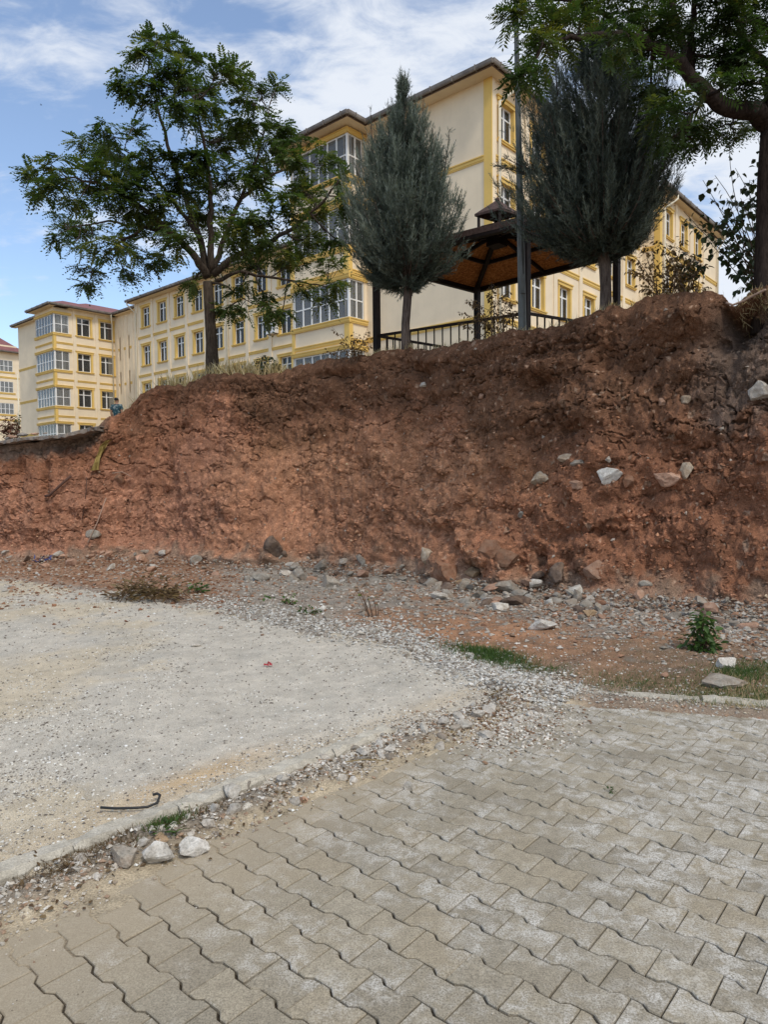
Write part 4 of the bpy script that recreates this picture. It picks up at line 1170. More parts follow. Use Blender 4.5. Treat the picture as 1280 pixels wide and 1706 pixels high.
def label_rubble():
    byl = {}
    for o, px, py, spx, colour, where in rub_all:
        d, lx, ly, noun = min(((px - a) ** 2 + ((py - b_) * 2.2) ** 2, a, b_, nn_) for a, b_, nn_ in LMK)
        size = 'tiny' if spx < 11 else 'small' if spx < 15 else 'middling' if spx < 21 else 'large'
        dx, dy = px - lx, (py - ly) * 2.2
        side = ('to the right of' if dx > 0 else 'to the left of') if abs(dx) > abs(dy) else ('in front of' if dy > 0 else 'behind')
        byl.setdefault((size, colour, side, noun), []).append((d, o))
    ORD = ['nearest', 'second nearest', 'third nearest', 'fourth nearest', 'fifth nearest', 'sixth nearest', 'seventh nearest', 'eighth nearest', 'ninth nearest']
    for (size, colour, side, noun), L_ in byl.items():
        L_.sort(key=lambda t: t[0])
        for k, (d, o) in enumerate(L_):
            o['label'] = (f'{ORD[min(k, 8)]} ' if len(L_) > 1 else '') + f'{size} {colour} stone {side} the {noun}'
def pk_foot():
    px = rng.uniform(400, 1275); return px, np.interp(px, fX, fY) + rng.normal(14, 10)
def pk_left():
    px = rng.uniform(0, 360); return px, np.interp(px, fX, fY) + rng.normal(2, 11)
def pk_kerb():
    while True:
        px = rng.uniform(30, 900)
        py = np.interp(px, [0, 340, 480, 700, 900], [1490, 1372, 1318, 1235, 1190]) + rng.normal(0, 15)
        if py < 1180 and px > 860: continue
        return px, py
def pk_strip():
    px = rng.uniform(440, 800); return px, np.interp(px, [440, 620, 690, 800], [1022, 1048, 1068, 1112]) + rng.normal(0, 13)
cG, cC, cB, cP = (M_GREYR, 'grey'), (M_CONC, 'pale'), (M_BROWNR, 'dark brown'), (M_PINK, 'pinkish')
rubble(145, pk_foot, (cG, cG, cC, cG, cB, cP), 'foot', 'rubble along the foot of the bank', 9, 30)
rubble(45, pk_left, (cG, cP, cP, cB, cC), 'left', 'rubble below the left end of the bank', 8, 24)
rubble(70, pk_kerb, (cC, cC, cG), 'kerb', 'chips along the kerb', 10, 30)
rubble(35, pk_strip, (cC, cG, cC), 'strip', 'chips beside the gravel lot', 8, 19)
label_rubble()

# ------------------------------------------------------------------ loose gravel (uncountable)
OCT = np.array([(1, 0, 0), (-1, 0, 0), (0, 1, 0), (0, -1, 0), (0, 0, 1), (0, 0, -1)], float)
OF_ = np.array([(0, 2, 4), (2, 1, 4), (1, 3, 4), (3, 0, 4), (2, 0, 5), (1, 2, 5), (3, 1, 5), (0, 3, 5)])
def pebbles(name, P, size, colr, flat=.6):
    n = len(P)
    V = np.tile(OCT[None], (n, 1, 1)) * rng.uniform(.55, 1.15, (n, 6, 1)) + rng.normal(0, .16, (n, 6, 3))
    V *= size[:, None, None] * .5
    a, t = rng.uniform(0, 6.283, n), rng.normal(0, .5, n)
    x, y, z = V[..., 0].copy(), V[..., 1].copy(), V[..., 2].copy()
    y, z = y * np.cos(t)[:, None] - z * np.sin(t)[:, None], (y * np.sin(t)[:, None] + z * np.cos(t)[:, None]) * flat
    V[..., 0], V[..., 1], V[..., 2] = x * np.cos(a)[:, None] - y * np.sin(a)[:, None], x * np.sin(a)[:, None] + y * np.cos(a)[:, None], z
    V += P[:, None, :]
    Fc = (OF_[None] + (np.arange(n) * 6)[:, None, None]).reshape(-1, 3)
    o = link(name, mesh_np(name, V.reshape(-1, 3), Fc, {'col': np.repeat(colr, 6, 0)}), M_GRAV); o['kind'] = 'stuff'
    return o
M_GRAV = mat('loose_gravel', (.4, .38, .34), .95, .1, lambda B, b: B.l(B.mix(1.0, B.attr('col').outputs['Color'], B.ramp(B.noise(160, 3, .7), [(.3, .7), (.7, 1.2)]), 'MULTIPLY'), b.inputs['Base Color']))
def gcol(n, pal, sp=.14):
    pal = np.array(pal); c = pal[rng.integers(0, len(pal), n)]
    return np.clip(c * rng.normal(1, sp, (n, 1)), .03, .75)
def settle(P, size, k=.12):
    P[:, 2] = np.maximum(np.maximum(gz(P[:, 0], P[:, 1]), lotz(P[:, 0], P[:, 1])), np.where(pave_d(P[:, 0], P[:, 1]) > .12, -.001, -1)) + size * k
    return P
LG_ = [(.48, .44, .38), (.40, .37, .32), (.56, .53, .47), (.33, .29, .24), (.44, .38, .29)]
# lot
px, py = rng.uniform(-120, 900, 75000), rng.uniform(965, 1500, 75000)
P = Grid(px, py); d = lot_d(P[:, 0], P[:, 1])
clump = fbm(p3(P[:, 0], P[:, 1], 2.2), 3, 300)
k = (d > .0) & (rng.random(len(d)) < .30 + .7 * sstep(-.1, .5, clump)) & (P[:, 1] < 15)
P = P[k]; sz = (.005 + .015 * rng.random(len(P)) ** 2.4) * (.7 + .12 * P[:, 1])
pebbles('gravel', settle(P, sz, .05), sz, gcol(len(P), [(.60, .57, .51), (.48, .45, .40), (.68, .66, .61), (.30, .27, .23), (.16, .14, .12)]))
# kerb rubble strip
n = 12500
s = rng.uniform(-.6, KL + .55, n); o_ = rng.normal(.15, .115, n)
P = np.stack((k0[0] + kd[0] * s + kn[0] * o_, k0[1] + kd[1] * s + kn[1] * o_, np.zeros(n)), 1)
k = (rng.random(n) < .25 + .75 * sstep(-.3, .3, fbm(p3(P[:, 0], P[:, 1], 4.), 3, 310))) & ((o_ > .066) | (s > 2.3) | (rng.random(n) < .05))
P = P[k]; sz = .006 + .028 * rng.random(len(P)) ** 2.8
pebbles('gravel', settle(P, sz, .15), sz, gcol(len(P), [(.50, .46, .40), (.42, .37, .31), (.60, .57, .52), (.46, .41, .34), (.30, .24, .18), (.34, .235, .165)]))
# rubble spread where the two kerbs meet
px, py = rng.normal(845, 60, 5000), rng.normal(1200, 26, 5000)
P = Grid(px, py); P = P[dk(P[:, 0], P[:, 1]) > -.02]; sz = .006 + .03 * rng.random(len(P)) ** 3
pebbles('gravel', settle(P, sz, .15), sz, gcol(len(P), [(.52, .48, .42), (.43, .38, .32), (.22, .14, .09), (.58, .54, .48)]))
# stone strip beyond the lot
px = 330 + 700 * np.minimum(rng.random(17000) / .86, 1.) ** .95; px = np.where(px > 1029, rng.uniform(700, 940, 17000), px) + rng.normal(0, 25, 17000); py = np.interp(px, [330, 500, 620, 690, 760, 930, 1050], [1003, 1036, 1054, 1076, 1106, 1160, 1172]) + rng.normal(0, 15, 17000) * np.interp(px, [330, 700, 880, 1000], [.7, 1.1, 1.2, .5])
kk_ = (px < 860) | (rng.random(17000) < sstep(1040, 860, px)); px, py = px[kk_], py[kk_]
P = Grid(px, py); P = P[(P[:, 1] > 3) & (dk(P[:, 0], P[:, 1]) < .5)]; sz = .010 + .045 * rng.random(len(P)) ** 2.5
pebbles('gravel', settle(P, sz, .15), sz, gcol(len(P), [(.49, .47, .43), (.43, .41, .37), (.57, .55, .51), (.36, .33, .28), (.25, .21, .17)]))
# foot of the bank
px = rng.uniform(-150, 1400, 22000); py = np.interp(px, fX, fY) + np.abs(rng.normal(0, 34, 22000)) - 6
P = Grid(px, py); sz = .016 + .075 * rng.random(len(P)) ** 2.6
cl_ = gcol(len(P), [(.30, .265, .22), (.36, .325, .28), (.29, .20, .14), (.27, .155, .10), (.44, .40, .35)])
lf_ = px < 400; cl_[lf_] = gcol(lf_.sum(), [(.26, .14, .085), (.33, .21, .14), (.22, .11, .065), (.36, .29, .23), (.40, .37, .33)])
P = settle(P, sz, .1); P[:, 2] += np.maximum(0, (np.interp(px, fX, fY) + 10 - py) * .008)
pebbles('gravel', P, sz, cl_)
# dirt area and right kerb strip
px, py = rng.uniform(560, 1400, 16000), rng.uniform(1000, 1200, 16000)
P = Grid(px, py); k = (pave_d(P[:, 0], P[:, 1]) < .1) & (lot_d(P[:, 0], P[:, 1]) < 0); P = P[k]; sz = .006 + .03 * rng.random(len(P)) ** 4
pebbles('gravel', settle(P, sz, .1), sz, gcol(len(P), [(.40, .26, .17), (.46, .40, .33), (.54, .50, .45), (.26, .16, .11)]))
n = 6000; s = rng.uniform(-.2, 2.6, n); o_ = rng.normal(-.10, .11, n)
P = np.stack((r0[0] + rd[0] * s + rn[0] * o_, r0[1] + rd[1] * s + rn[1] * o_, np.zeros(n)), 1)
P = P[rng.random(n) < np.interp(s, [-.2, .9, 1.4, 2.6], [1, .9, .35, .25])]; sz = .006 + .024 * rng.random(len(P)) ** 2.6
pebbles('gravel', settle(P, sz, .15), sz, gcol(len(P), LG_))
# crumbs on the paving
px, py = rng.uniform(0, 1280, 5000), rng.uniform(1180, 1706, 5000)
P = Grid(px, py); d = pave_d(P[:, 0], P[:, 1]); k = (d > .0) & (rng.random(len(d)) < .05 + .7 * np.exp(-d / .18)); P = P[k]
sz = .003 + .007 * rng.random(len(P)) ** 2.5
pebbles('gravel', settle(P, sz, .15), sz, gcol(len(P), [(.40, .36, .30), (.5, .47, .42), (.16, .13, .1)]))
# clods clinging to the bank face
n = 22000
ki = rng.integers(0, len(bankP), 70000)
w_ = (.3 + .7 * sstep(-.2, .3, fbm(bankP[ki] * 1.7, 3, 320))) * (.5 + .5 * rough[ki]) * (1 - .9 * sstep(.93, .97, vv[ki]))
ki = ki[rng.random(70000) < w_][:n]
sz = .012 + .07 * rng.random(len(ki)) ** 3.2
P = bankP[ki].copy(); P[:, :2] += nn[ki] * (sz * .12)[:, None]
cc = col[ki] * rng.normal(1.12, .22, (len(ki), 1)); m_ = rng.random(len(ki)) < .06
cc[m_] = gcol(m_.sum(), [(.33, .24, .18), (.28, .19, .13), (.40, .34, .28)])
o = pebbles('earth_clods', P, sz, np.clip(cc, .012, .6), .85)

# ------------------------------------------------------------------ small litter and odds and ends
M_HOSE = mat('black_rubber', (.022, .022, .022), .55, .4)
hp = [G(168, 1366), G(192, 1369), G(225, 1368), G(246, 1365), G(262, 1360), G(267, 1354), G(262, 1350), G(255, 1352)]
hp = [p + np.array((0, 0, lotz(p[:1], p[1:2])[0] + .022 + (.02 if i > 4 else 0))) for i, p in enumerate(hp)]
mb = MB(); mb.tube(hp, .0065, 8); o = mb.build('rubber_hose', M_HOSE, origin=hp[3], smooth=True); tag(o, 'short black rubber hose with curled end lying beside the kerb', 'hose')
def scrap(px, py, w, m, name, label, cat, seed, h=.4):
    p = G(px, py); r = np.random.default_rng(seed); s = w / F_PX * p[1]; n = 6
    z = max(gz(p[:1], p[1:2])[0], lotz(p[:1], p[1:2])[0])
    V = [(p[0] + s * (i / n - .5), p[1] + s * .7 * (j / n - .5), z + .012 + abs(r.normal(0, s * h * .5))) for i in range(n + 1) for j in range(n + 1)]
    F = [(i * (n + 1) + j, i * (n + 1) + j + 1, (i + 1) * (n + 1) + j + 1, (i + 1) * (n + 1) + j) for i in range(n) for j in range(n) if r.random() < .82]
    mb = MB(); mb.add(V, F); tag(mb.build(name, m, origin=p), label, cat)
scrap(447, 1117, 14, mat('red_plastic', (.35, .03, .04), .5), 'litter', 'small crumpled red wrapper on the gravel lot', 'wrapper', 1)
scrap(70, 937, 26, mat('blue_plastic', (.05, .07, .20), .5), 'litter', 'dark blue plastic scrap on the rubble at the left', 'plastic scrap', 2)
# olive cloth hanging in the cut
M_CLOTH = mat('olive_cloth', (.33, .25, .09), .9, .1, lambda B, b: B.l(B.ramp(B.noise(16, 4, .6, stretch=(3, 3, .5)), [(.3, (.20, .15, .05)), (.7, (.42, .32, .12))]), b.inputs['Base Color']))
rowsC = [((178, 735), (188, 733)), ((170, 744), (183, 738)), ((168, 752), (177, 749)), ((162, 762), (172, 758)), ((157, 773), (169, 768)), ((152, 784), (166, 783))]
V = []
for i, (a, c) in enumerate(rowsC):
    pa, pc = on_bank(*a, .05)[0], on_bank(*c, .05)[0]
    for j in range(6):
        p = pa + (pc - pa) * j / 5; V.append(p + np.array((0, -.06 - .04 * math.sin(j * 2.2 + i), 0)))
F = [(i * 6 + j, i * 6 + j + 1, (i + 1) * 6 + j + 1, (i + 1) * 6 + j) for i in range(5) for j in range(5)]
nV = len(V); V = V + [v + np.array((0, .012, 0)) for v in V]; F = F + [tuple(i + nV for i in f)[::-1] for f in F]
mb = MB(); mb.add(V, F); tag(mb.build('cloth_strip', M_CLOTH, origin=V[0]), 'olive yellow cloth strip hanging from the bank below the asphalt end', 'cloth')
M_STICK = mat('pale_stick', (.36, .25, .19), .9); M_ROOT = mat('brown_root', (.11, .06, .045), .95)
def rod(name, pts, rad, m, label, cat, out=.05, group=None, bankp=True):
    P = [on_bank(*p, out)[0] + np.array((0, -.05, 0)) for p in pts] if bankp else pts
    mb = MB(); mb.tube(P, rad, 6); return tag(mb.build(name, m, origin=P[0], smooth=True), label, cat, group)
rod('stick', [(179, 829), (164, 868), (148, 903)], .011, M_STICK, 'thin pale straight stick leaning on the left part of the bank', 'stick')
rod('root', [(120, 793), (108, 803), (100, 812), (86, 825), (79, 826)], .028, M_ROOT, 'thick brown root lying on the red bank left of the olive cloth', 'root')
rod('root', [(147, 795), (145, 820), (140, 865)], .011, M_ROOT, 'thin dark root hanging straight down beneath the olive cloth', 'root')
rod('root', [(190, 788), (205, 786), (222, 794)], .010, M_STICK, 'thin pale root arching over the red stone in a hollow', 'root')
rod('root', [(1278, 488), (1262, 494), (1240, 505), (1222, 512), (1212, 508)], .014, M_STICK, 'pale root crossing the notch in the bank top below the tall tree', 'root', .1)

# ------------------------------------------------------------------ gazebo
ZE = 6.37
gN, gF_, gL, gR = np.array((2.72, 13., 0)), np.array((2.34, 17.55, 0)), np.array((-.33, 15.2, 0)), np.array((5.14, 14.7, 0))
gC = (gN + gF_ + gL + gR) / 4
gaz = thing('gazebo', 'dark brown steel gazebo with shallow roof and small roof lantern behind the bank', 'gazebo', (gC[0], gC[1], 3.85))
cor = [gN, gR, gF_, gL]
apex = gC + Zv * 6.92
def zz(p, z): return np.array((p[0], p[1], z))
# roof sheets above, boards below, each face its own part
for i in range(4):
    a, c = cor[i], cor[(i + 1) % 4]
    mb = MB(); mb.add([zz(a, ZE + .09), zz(c, ZE + .09), apex + Zv * .12], [(0, 1, 2)])
    mb.add([zz(a, ZE + .06), zz(c, ZE + .06), apex + Zv * .09], [(2, 1, 0)]); part(mb, 'roof_panel', M_SHINGLE, gaz)
    # board panel split at the purlin
    f = .52; ia, ic, ap = a + (gC - a) * f, c + (gC - c) * f, gC
    zi = ZE + (apex[2] - ZE) * f
    mid_o, mid_i = (a + c) / 2, (ia + ic) / 2
    for P_, Q_ in ((a, mid_o), (mid_o, c)):
        pi = ia if P_ is a else mid_i; qi = mid_i if P_ is a else ic
        mb = MB(); mb.quad(zz(P_, ZE + .02), zz(Q_, ZE + .02), zz(qi, zi + .02), zz(pi, zi + .02)); part(mb, 'ceiling_board', M_OSB, gaz)
    mb = MB(); mb.add([zz(ia, zi + .021), zz(ic, zi + .021), zz(ap, apex[2] + .02)], [(0, 1, 2)]); part(mb, 'ceiling_board', M_OSB, gaz)
    mb = MB(); mb.bar(zz(a, ZE - .02), zz(c, ZE - .02), .10, .11); part(mb, 'eave_beam', M_BROWNST, gaz)
    oa, oc = a + (a - gC) * .025, c + (c - gC) * .025
    mb = MB(); mb.bar(zz(oa, ZE + .045), zz(oc, ZE + .045), .03, .12); part(mb, 'fascia_board', M_SHINGLE, gaz)
    mb = MB(); mb.bar(zz(a, ZE - .03), apex - Zv * .04, .09, .10); part(mb, 'hip_rafter', M_BROWNST, gaz)
    mb = MB(); mb.bar(zz(ia, zi - .03), zz(ic, zi - .03), .06, .07); part(mb, 'purlin', M_BROWNST, gaz)
    mb = MB(); mb.bar(zz(mid_o, ZE - .02), apex - Zv * .03, .05, .07); part(mb, 'rafter', M_BROWNST, gaz)
mb = MB(); mb.box((gC, np.array((.71, .71, 0)), np.array((-.71, .71, 0))), (-.16, -.16, 6.62), (.16, .16, 6.90)); part(mb, 'hub_plate', M_BROWNST, gaz)
posts = []
for px, Y in ((627.5, 15.15), (795.5, 17.2), (877.5, 13.25), (1028, 14.55)):
    p = P2(px, Y); posts.append(p)
    mb = MB(); mb.box((p, np.array((.71, -.71, 0)), np.array((.71, .71, 0))), (-.06, -.06, 3.6), (.06, .06, ZE - .03)); part(mb, 'post', M_BROWNST, gaz)
# lantern
d1 = (gR - gN) / np.linalg.norm(gR - gN); d2 = (gL - gN) / np.linalg.norm(gL - gN); lc_ = gC + np.array((.0, -.1, 0))
LC = [lc_ - d1 * .30 - d2 * .30, lc_ + d1 * .30 - d2 * .30, lc_ + d1 * .30 + d2 * .30, lc_ - d1 * .30 + d2 * .30]
tp = zz(lc_, 7.57)
for i in range(4):
    a, c = LC[i], LC[(i + 1) % 4]
    mb = MB(); mb.add([zz(a, 7.27), zz(c, 7.27), tp], [(0, 1, 2)]); mb.add([zz(a, 7.22), zz(c, 7.22), zz(c, 7.27), zz(a, 7.27)], [(0, 1, 2, 3)]); mb.add([zz(a, 7.22), zz(c, 7.22), tp - Zv * .12], [(2, 1, 0)])
    part(mb, 'lantern_roof', M_SHINGLE, gaz)
    q_ = lc_ + (a - lc_) * .82
    mb = MB(); mb.box((q_, np.array((1., 0, 0)), np.array((0, 1., 0))), (-.028, -.028, 6.7), (.028, .028, 7.23)); part(mb, 'lantern_post', M_BROWNST, gaz)
mb = MB(); mb.tube([zz(lc_, 7.54), zz(lc_, 7.58), zz(lc_, 7.61)], [.05, .05, .02], 8); part(mb, 'finial', M_SHINGLE, gaz)
mb = MB(); mb.box((lc_, d1, d2), (-.22, -.22, 6.80), (.22, .22, 7.02)); part(mb, 'lantern_base', M_BROWNST, gaz)
# railing between the posts
zr = 4.76
for i, j in ((0, 2), (2, 3), (0, 1), (1, 3)):
    a, c = posts[i], posts[j]; t = (c - a) / np.linalg.norm(c - a)
    a2, c2 = a + t * .085, c - t * .085
    mb = MB(); mb.bar(zz(a2, zr), zz(c2, zr), .045, .05); mb.bar(zz(a2, 3.98), zz(c2, 3.98), .035, .035); part(mb, 'rail', M_BROWNST, gaz)
    n = int(np.linalg.norm(c2 - a2) / .185)
    for k in range(1, n):
        p = a2 + (c2 - a2) * k / n
        mb = MB(); mb.bar(zz(p, 4.0), zz(p, zr - .026), .028, .028); part(mb, 'baluster', M_BROWNST, gaz)
mb = MB(); mb.add([zz(p, z) for z in (3.7, 3.9) for p in (posts[0], posts[2], posts[3], posts[1])], [(3, 2, 1, 0), (4, 5, 6, 7), (0, 1, 5, 4), (1, 2, 6, 5), (2, 3, 7, 6), (3, 0, 4, 7)]); part(mb, 'floor_slab', M_KERB, gaz)

# ------------------------------------------------------------------ light pole
pb, ptp = at(872, 566, 11.35), at(859.5, -12, 11.35)
pole = thing('light_pole', 'tall galvanised steel light pole standing on the bank in front of the gazebo', 'light pole', pb)
mb = MB(); n = 8
mb.tube([pb - Zv * .3, pb + (ptp - pb) * .5, ptp], [.070, .052, .034], 8); part(mb, 'shaft', M_STEEL, pole)
mb = MB(); mb.box((pb, np.array((1., 0, 0)), np.array((0, 1., 0))), (-.16, -.16, -.14), (.16, .16, -.11)); part(mb, 'base_plate', M_STEEL, pole)
dp = pb + (ptp - pb) * .16
mb = MB(); mb.box((dp, np.array((1., 0, 0)), np.array((0, 1., 0))), (-.035, -.092, -.15), (.035, -.06, .15)); part(mb, 'access_door', M_STEEL, pole)
mb = MB(); mb.tube([ptp, ptp + np.array((.1, -.2, .25)), ptp + np.array((.5, -.9, .4))], .028, 8); part(mb, 'lamp_arm', M_STEEL, pole)
mb = MB(); mb.box((ptp + np.array((.6, -1.05, .42)), np.array((.87, .5, 0)), np.array((.5, -.87, 0))), (-.12, -.25, -.05), (.12, .3, .05)); part(mb, 'lamp_head', M_STEEL, pole)

# ------------------------------------------------------------------ person beyond the bank
def skin_figure():
    pc = at(194, 666, 26.0); x0, y0, top_ = pc[0], pc[1], pc[2] + .10
    z0_ = top_ - 1.70
    per = thing('person', 'person with short dark hair in a teal patterned top seen from behind beyond the bank', 'person', (x0, y0, z0_)); per.rotation_euler = (0, 0, math.pi * .93)
    def chain(name, verts, edges, rads, m, root=0, parent=per):
        me = bpy.data.meshes.new(name); me.from_pydata(verts, edges, []); o = link(name, me, m, parent)
        md = o.modifiers.new('skin', 'SKIN'); md.use_smooth_shade = True
        for i, r in enumerate(rads): me.skin_vertices[0].data[i].radius = r if isinstance(r, tuple) else (r, r); me.skin_vertices[0].data[i].use_root = (i == root)
        s_ = o.modifiers.new('sub', 'SUBSURF'); s_.levels = s_.render_levels = 2
        return o
    M_SKIN = mat('skin', (.30, .17, .11), .6); M_HAIR = mat('dark_hair', (.015, .012, .011), .7)
    M_TEAL = mat('teal_top', (.05, .12, .14), .85, .2, lambda B, b: B.l(B.ramp(B.noise(16, 2), [(.42, (.02, .05, .065)), (.54, (.035, .09, .105)), (.62, (.22, .25, .25))]), b.inputs['Base Color']))
    M_TROUS = mat('dark_trousers', (.03, .035, .05), .85)
    V = [(0, 0, .95), (0, 0, 1.12), (0, .01, 1.34), (0, .01, 1.44), (0, -.005, 1.50), (0, -.01, 1.57), (0, -.01, 1.64),
         (-.17, .01, 1.38), (-.23, .02, 1.12), (-.21, -.05, .88), (-.21, -.07, .80), (.17, .01, 1.38), (.23, .02, 1.12), (.21, -.05, .88), (.21, -.07, .80),
         (-.09, 0, .88), (-.10, .01, .50), (-.10, .03, .09), (-.10, -.10, .03), (.09, 0, .88), (.10, .01, .50), (.10, .03, .09), (.10, -.10, .03)]
    E = [(0, 1), (1, 2), (2, 3), (3, 4), (4, 5), (5, 6), (2, 7), (7, 8), (8, 9), (9, 10), (2, 11), (11, 12), (12, 13), (13, 14), (0, 15), (15, 16), (16, 17), (17, 18), (0, 19), (19, 20), (20, 21), (21, 22)]
    Rr = [(.15, .11), (.14, .10), (.16, .11), .06, .055, (.078, .095), (.07, .085), .06, .045, .035, .03, .06, .045, .035, .03, .085, .06, .042, .035, .085, .06, .042, .035]
    body = chain('body', V, E, Rr, M_SKIN)
    chain('top', [(0, 0, .93), (0, 0, 1.12), (0, .01, 1.34), (0, .01, 1.42), (-.17, .01, 1.38), (-.225, .015, 1.2), (.17, .01, 1.38), (.225, .015, 1.2)], [(0, 1), (1, 2), (2, 3), (2, 4), (4, 5), (2, 6), (6, 7)], [(.17, .13), (.155, .115), (.175, .125), .075, .075, .065, .075, .065], M_TEAL)
    chain('trousers', [(0, 0, .96), (-.09, 0, .88), (-.10, .01, .50), (-.10, .03, .11), (.09, 0, .88), (.10, .01, .50), (.10, .03, .11)], [(0, 1), (1, 2), (2, 3), (0, 4), (4, 5), (5, 6)], [(.165, .125), .1, .075, .06, .1, .075, .06], M_TROUS)
    chain('hair', [(0, .03, 1.55), (0, .025, 1.62), (0, 0.0, 1.67)], [(0, 1), (1, 2)], [(.075, .07), (.088, .085), (.07, .08)], M_HAIR)
skin_figure()
def bird(px, py, Y, label):
    Y = 130
    p = at(px, py, Y); mb = MB()
    mb.tube([p + np.array((-.16, 0, 0)), p + np.array((-.05, 0, .01)), p + np.array((.08, 0, .02)), p + np.array((.15, 0, .03)), p + np.array((.19, 0, .03))], [.012, .045, .045, .028, .006], 8)
    o = thing('bird', label, 'bird', p)
    part(mb, 'body', M_HOSE, o, True)
    for s in (-1, 1):
        mb = MB(); a = np.array((.06, 0, .03)); 
        mb.add([p + a, p + a + np.array((.0, s * .16, .10)), p + a + np.array((-.08, s * .34, .05)), p + a + np.array((-.10, s * .15, .06)), p + a + np.array((-.12, s * .02, 0))], [(0, 1, 3, 4), (1, 2, 3)]); part(mb, 'wing', M_HOSE, o)
bird(68, 175, 45, 'tiny dark bird flying left of the tree, the one further left')
bird(203, 194, 45, 'tiny dark bird flying just beside the left tree crown')

# ------------------------------------------------------------------ vegetation
def m_leaf(c1, c2, c3, tr=.35):
    m = bpy.data.materials.new('leaf'); m.use_nodes = True
    B = NB(m); b = m.node_tree.nodes['Principled BSDF']; o = m.node_tree.nodes['Material Output']
    c = B.ramp(B.attr('var').outputs['Fac'], [(0, c1), (.5, c2), (1, c3)])
    B.l(c, b.inputs['Base Color']); b.inputs['Roughness'].default_value = .5; b.inputs['Specular IOR Level'].default_value = .35
    t = B.n('ShaderNodeBsdfTranslucent'); B.l(B.mix(1.0, c, (1.3, 1.5, .7), 'MULTIPLY'), t.inputs[0])
    mx = B.n('ShaderNodeMixShader'); mx.inputs[0].default_value = tr
    B.l(b.outputs[0], mx.inputs[1]); B.l(t.outputs[0], mx.inputs[2]); B.l(mx.outputs[0], o.inputs[0])
    return m
def m_bark(c1, c2):
    return mat('bark', c1, .95, .1, lambda B, b: (B.l(B.ramp(B.noise(14, 6, .7, stretch=(2.2, 2.2, .45)), [(.35, c1), (.65, c2)]), b.inputs['Base Color']), B.bump(b, B.noise(18, 5, .7, stretch=(2.5, 2.5, .4)), .03, 1.0)))
M_BARK = m_bark((.035, .026, .020), (.11, .085, .065))
M_BARKD = m_bark((.022, .016, .014), (.065, .048, .040))
M_BARKC = m_bark((.06, .045, .038), (.17, .135, .115))
M_TWIG = mat('twig', (.10, .065, .045), .9, .1)
M_LEAF1 = m_leaf((.028, .050, .015), (.066, .100, .026), (.17, .165, .038), .38)
M_LEAF2 = m_leaf((.020, .040, .013), (.045, .078, .020), (.16, .15, .032), .34)
M_LEAFH = m_leaf((.016, .030, .012), (.030, .050, .018), (.055, .075, .025), .15)
M_CYP = m_leaf((.030, .044, .035), (.088, .114, .094), (.22, .255, .21), .12)
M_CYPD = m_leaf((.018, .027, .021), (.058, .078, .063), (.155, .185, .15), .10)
M_RUST = m_leaf((.065, .036, .018), (.13, .075, .03), (.20, .13, .05), .25)
M_STRAW = m_leaf((.30, .22, .11), (.48, .38, .21), (.64, .55, .36), .2)
M_GREEN = m_leaf((.035, .070, .015), (.065, .125, .028), (.11, .17, .045), .3)
M_DRYBR = m_leaf((.08, .045, .02), (.14, .09, .04), (.22, .16, .08), .15)

def frames(dirs, upv=None):
    d = dirs / np.linalg.norm(dirs, axis=1)[:, None]
    u = np.tile(np.array((0, 0, 1.)), (len(d), 1)) if upv is None else upv
    s = np.cross(d, u); n_ = np.linalg.norm(s, axis=1); bad = n_ < 1e-3; s[bad] = (1, 0, 0); n_[bad] = 1; s /= n_[:, None]
    return d, s, np.cross(s, d)
def stamp(proto, P, D, size, roll=None, upv=None):
    """place copies of a prototype (verts along +x, width y, up z) at P pointing along D"""
    V0, F0 = proto
    d, s, u = frames(D, upv)
    if roll is not None:
        c, sn = np.cos(roll)[:, None], np.sin(roll)[:, None]; s, u = s * c + u * sn, u * c - s * sn
    V = P[:, None] + (V0[None, :, 0, None] * d[:, None] + V0[None, :, 1, None] * s[:, None] + V0[None, :, 2, None] * u[:, None]) * size[:, None, None]
    F = (F0[None] + (np.arange(len(P)) * len(V0))[:, None, None]).reshape(-1, F0.shape[1])
    return V.reshape(-1, 3), F
def compound_leaf(seed, pairs=7, droop=.55, lw=.075, ll=.24, taper=True):
    r = np.random.default_rng(seed); V = []; F = []
    def P(t): return np.array((t * (1 - .18 * droop * t), 0, .10 * t - droop * t * t))
    for i in range(pairs + 1):
        t = .22 + .78 * i / pairs
        b_ = P(t); L_ = ll * (math.sin(math.pi * (.25 + .62 * i / pairs)) ** .7 if taper else 1) * r.uniform(.85, 1.15)
        for sgn in ((-1, 1) if i < pairs else (0,)):
            dx = np.array((.55, sgn * .83, -.28 + r.normal(0, .16))) if sgn else np.array((.9, 0, -.5))
            dx /= np.linalg.norm(dx); wd = np.cross(dx, (0, 0, 1.)); wd /= np.linalg.norm(wd); wd = wd + np.array((0, 0, r.normal(0, .35)))
            k = len(V); V += [b_, b_ + dx * L_ * .45 + wd * lw * .5, b_ + dx * L_, b_ + dx * L_ * .45 - wd * lw * .5]; F.append((k, k + 1, k + 2, k + 3))
    k = len(V); V += [np.zeros(3), P(.5) + (0, .008, 0), P(1.0), P(.5) - (0, .008, 0)]; F.append((k, k + 1, k + 2, k + 3))
    return np.array(V), np.array(F)
LEAVES = [compound_leaf(s, 7, dr, .105, .26) for s, dr in ((1, .5), (2, .7), (3, .95), (4, .3))]
LEAVESN = [compound_leaf(s + 10, 7, dr, .072, .29) for s, dr in ((1, .3), (2, .5), (3, .75), (4, .15))]

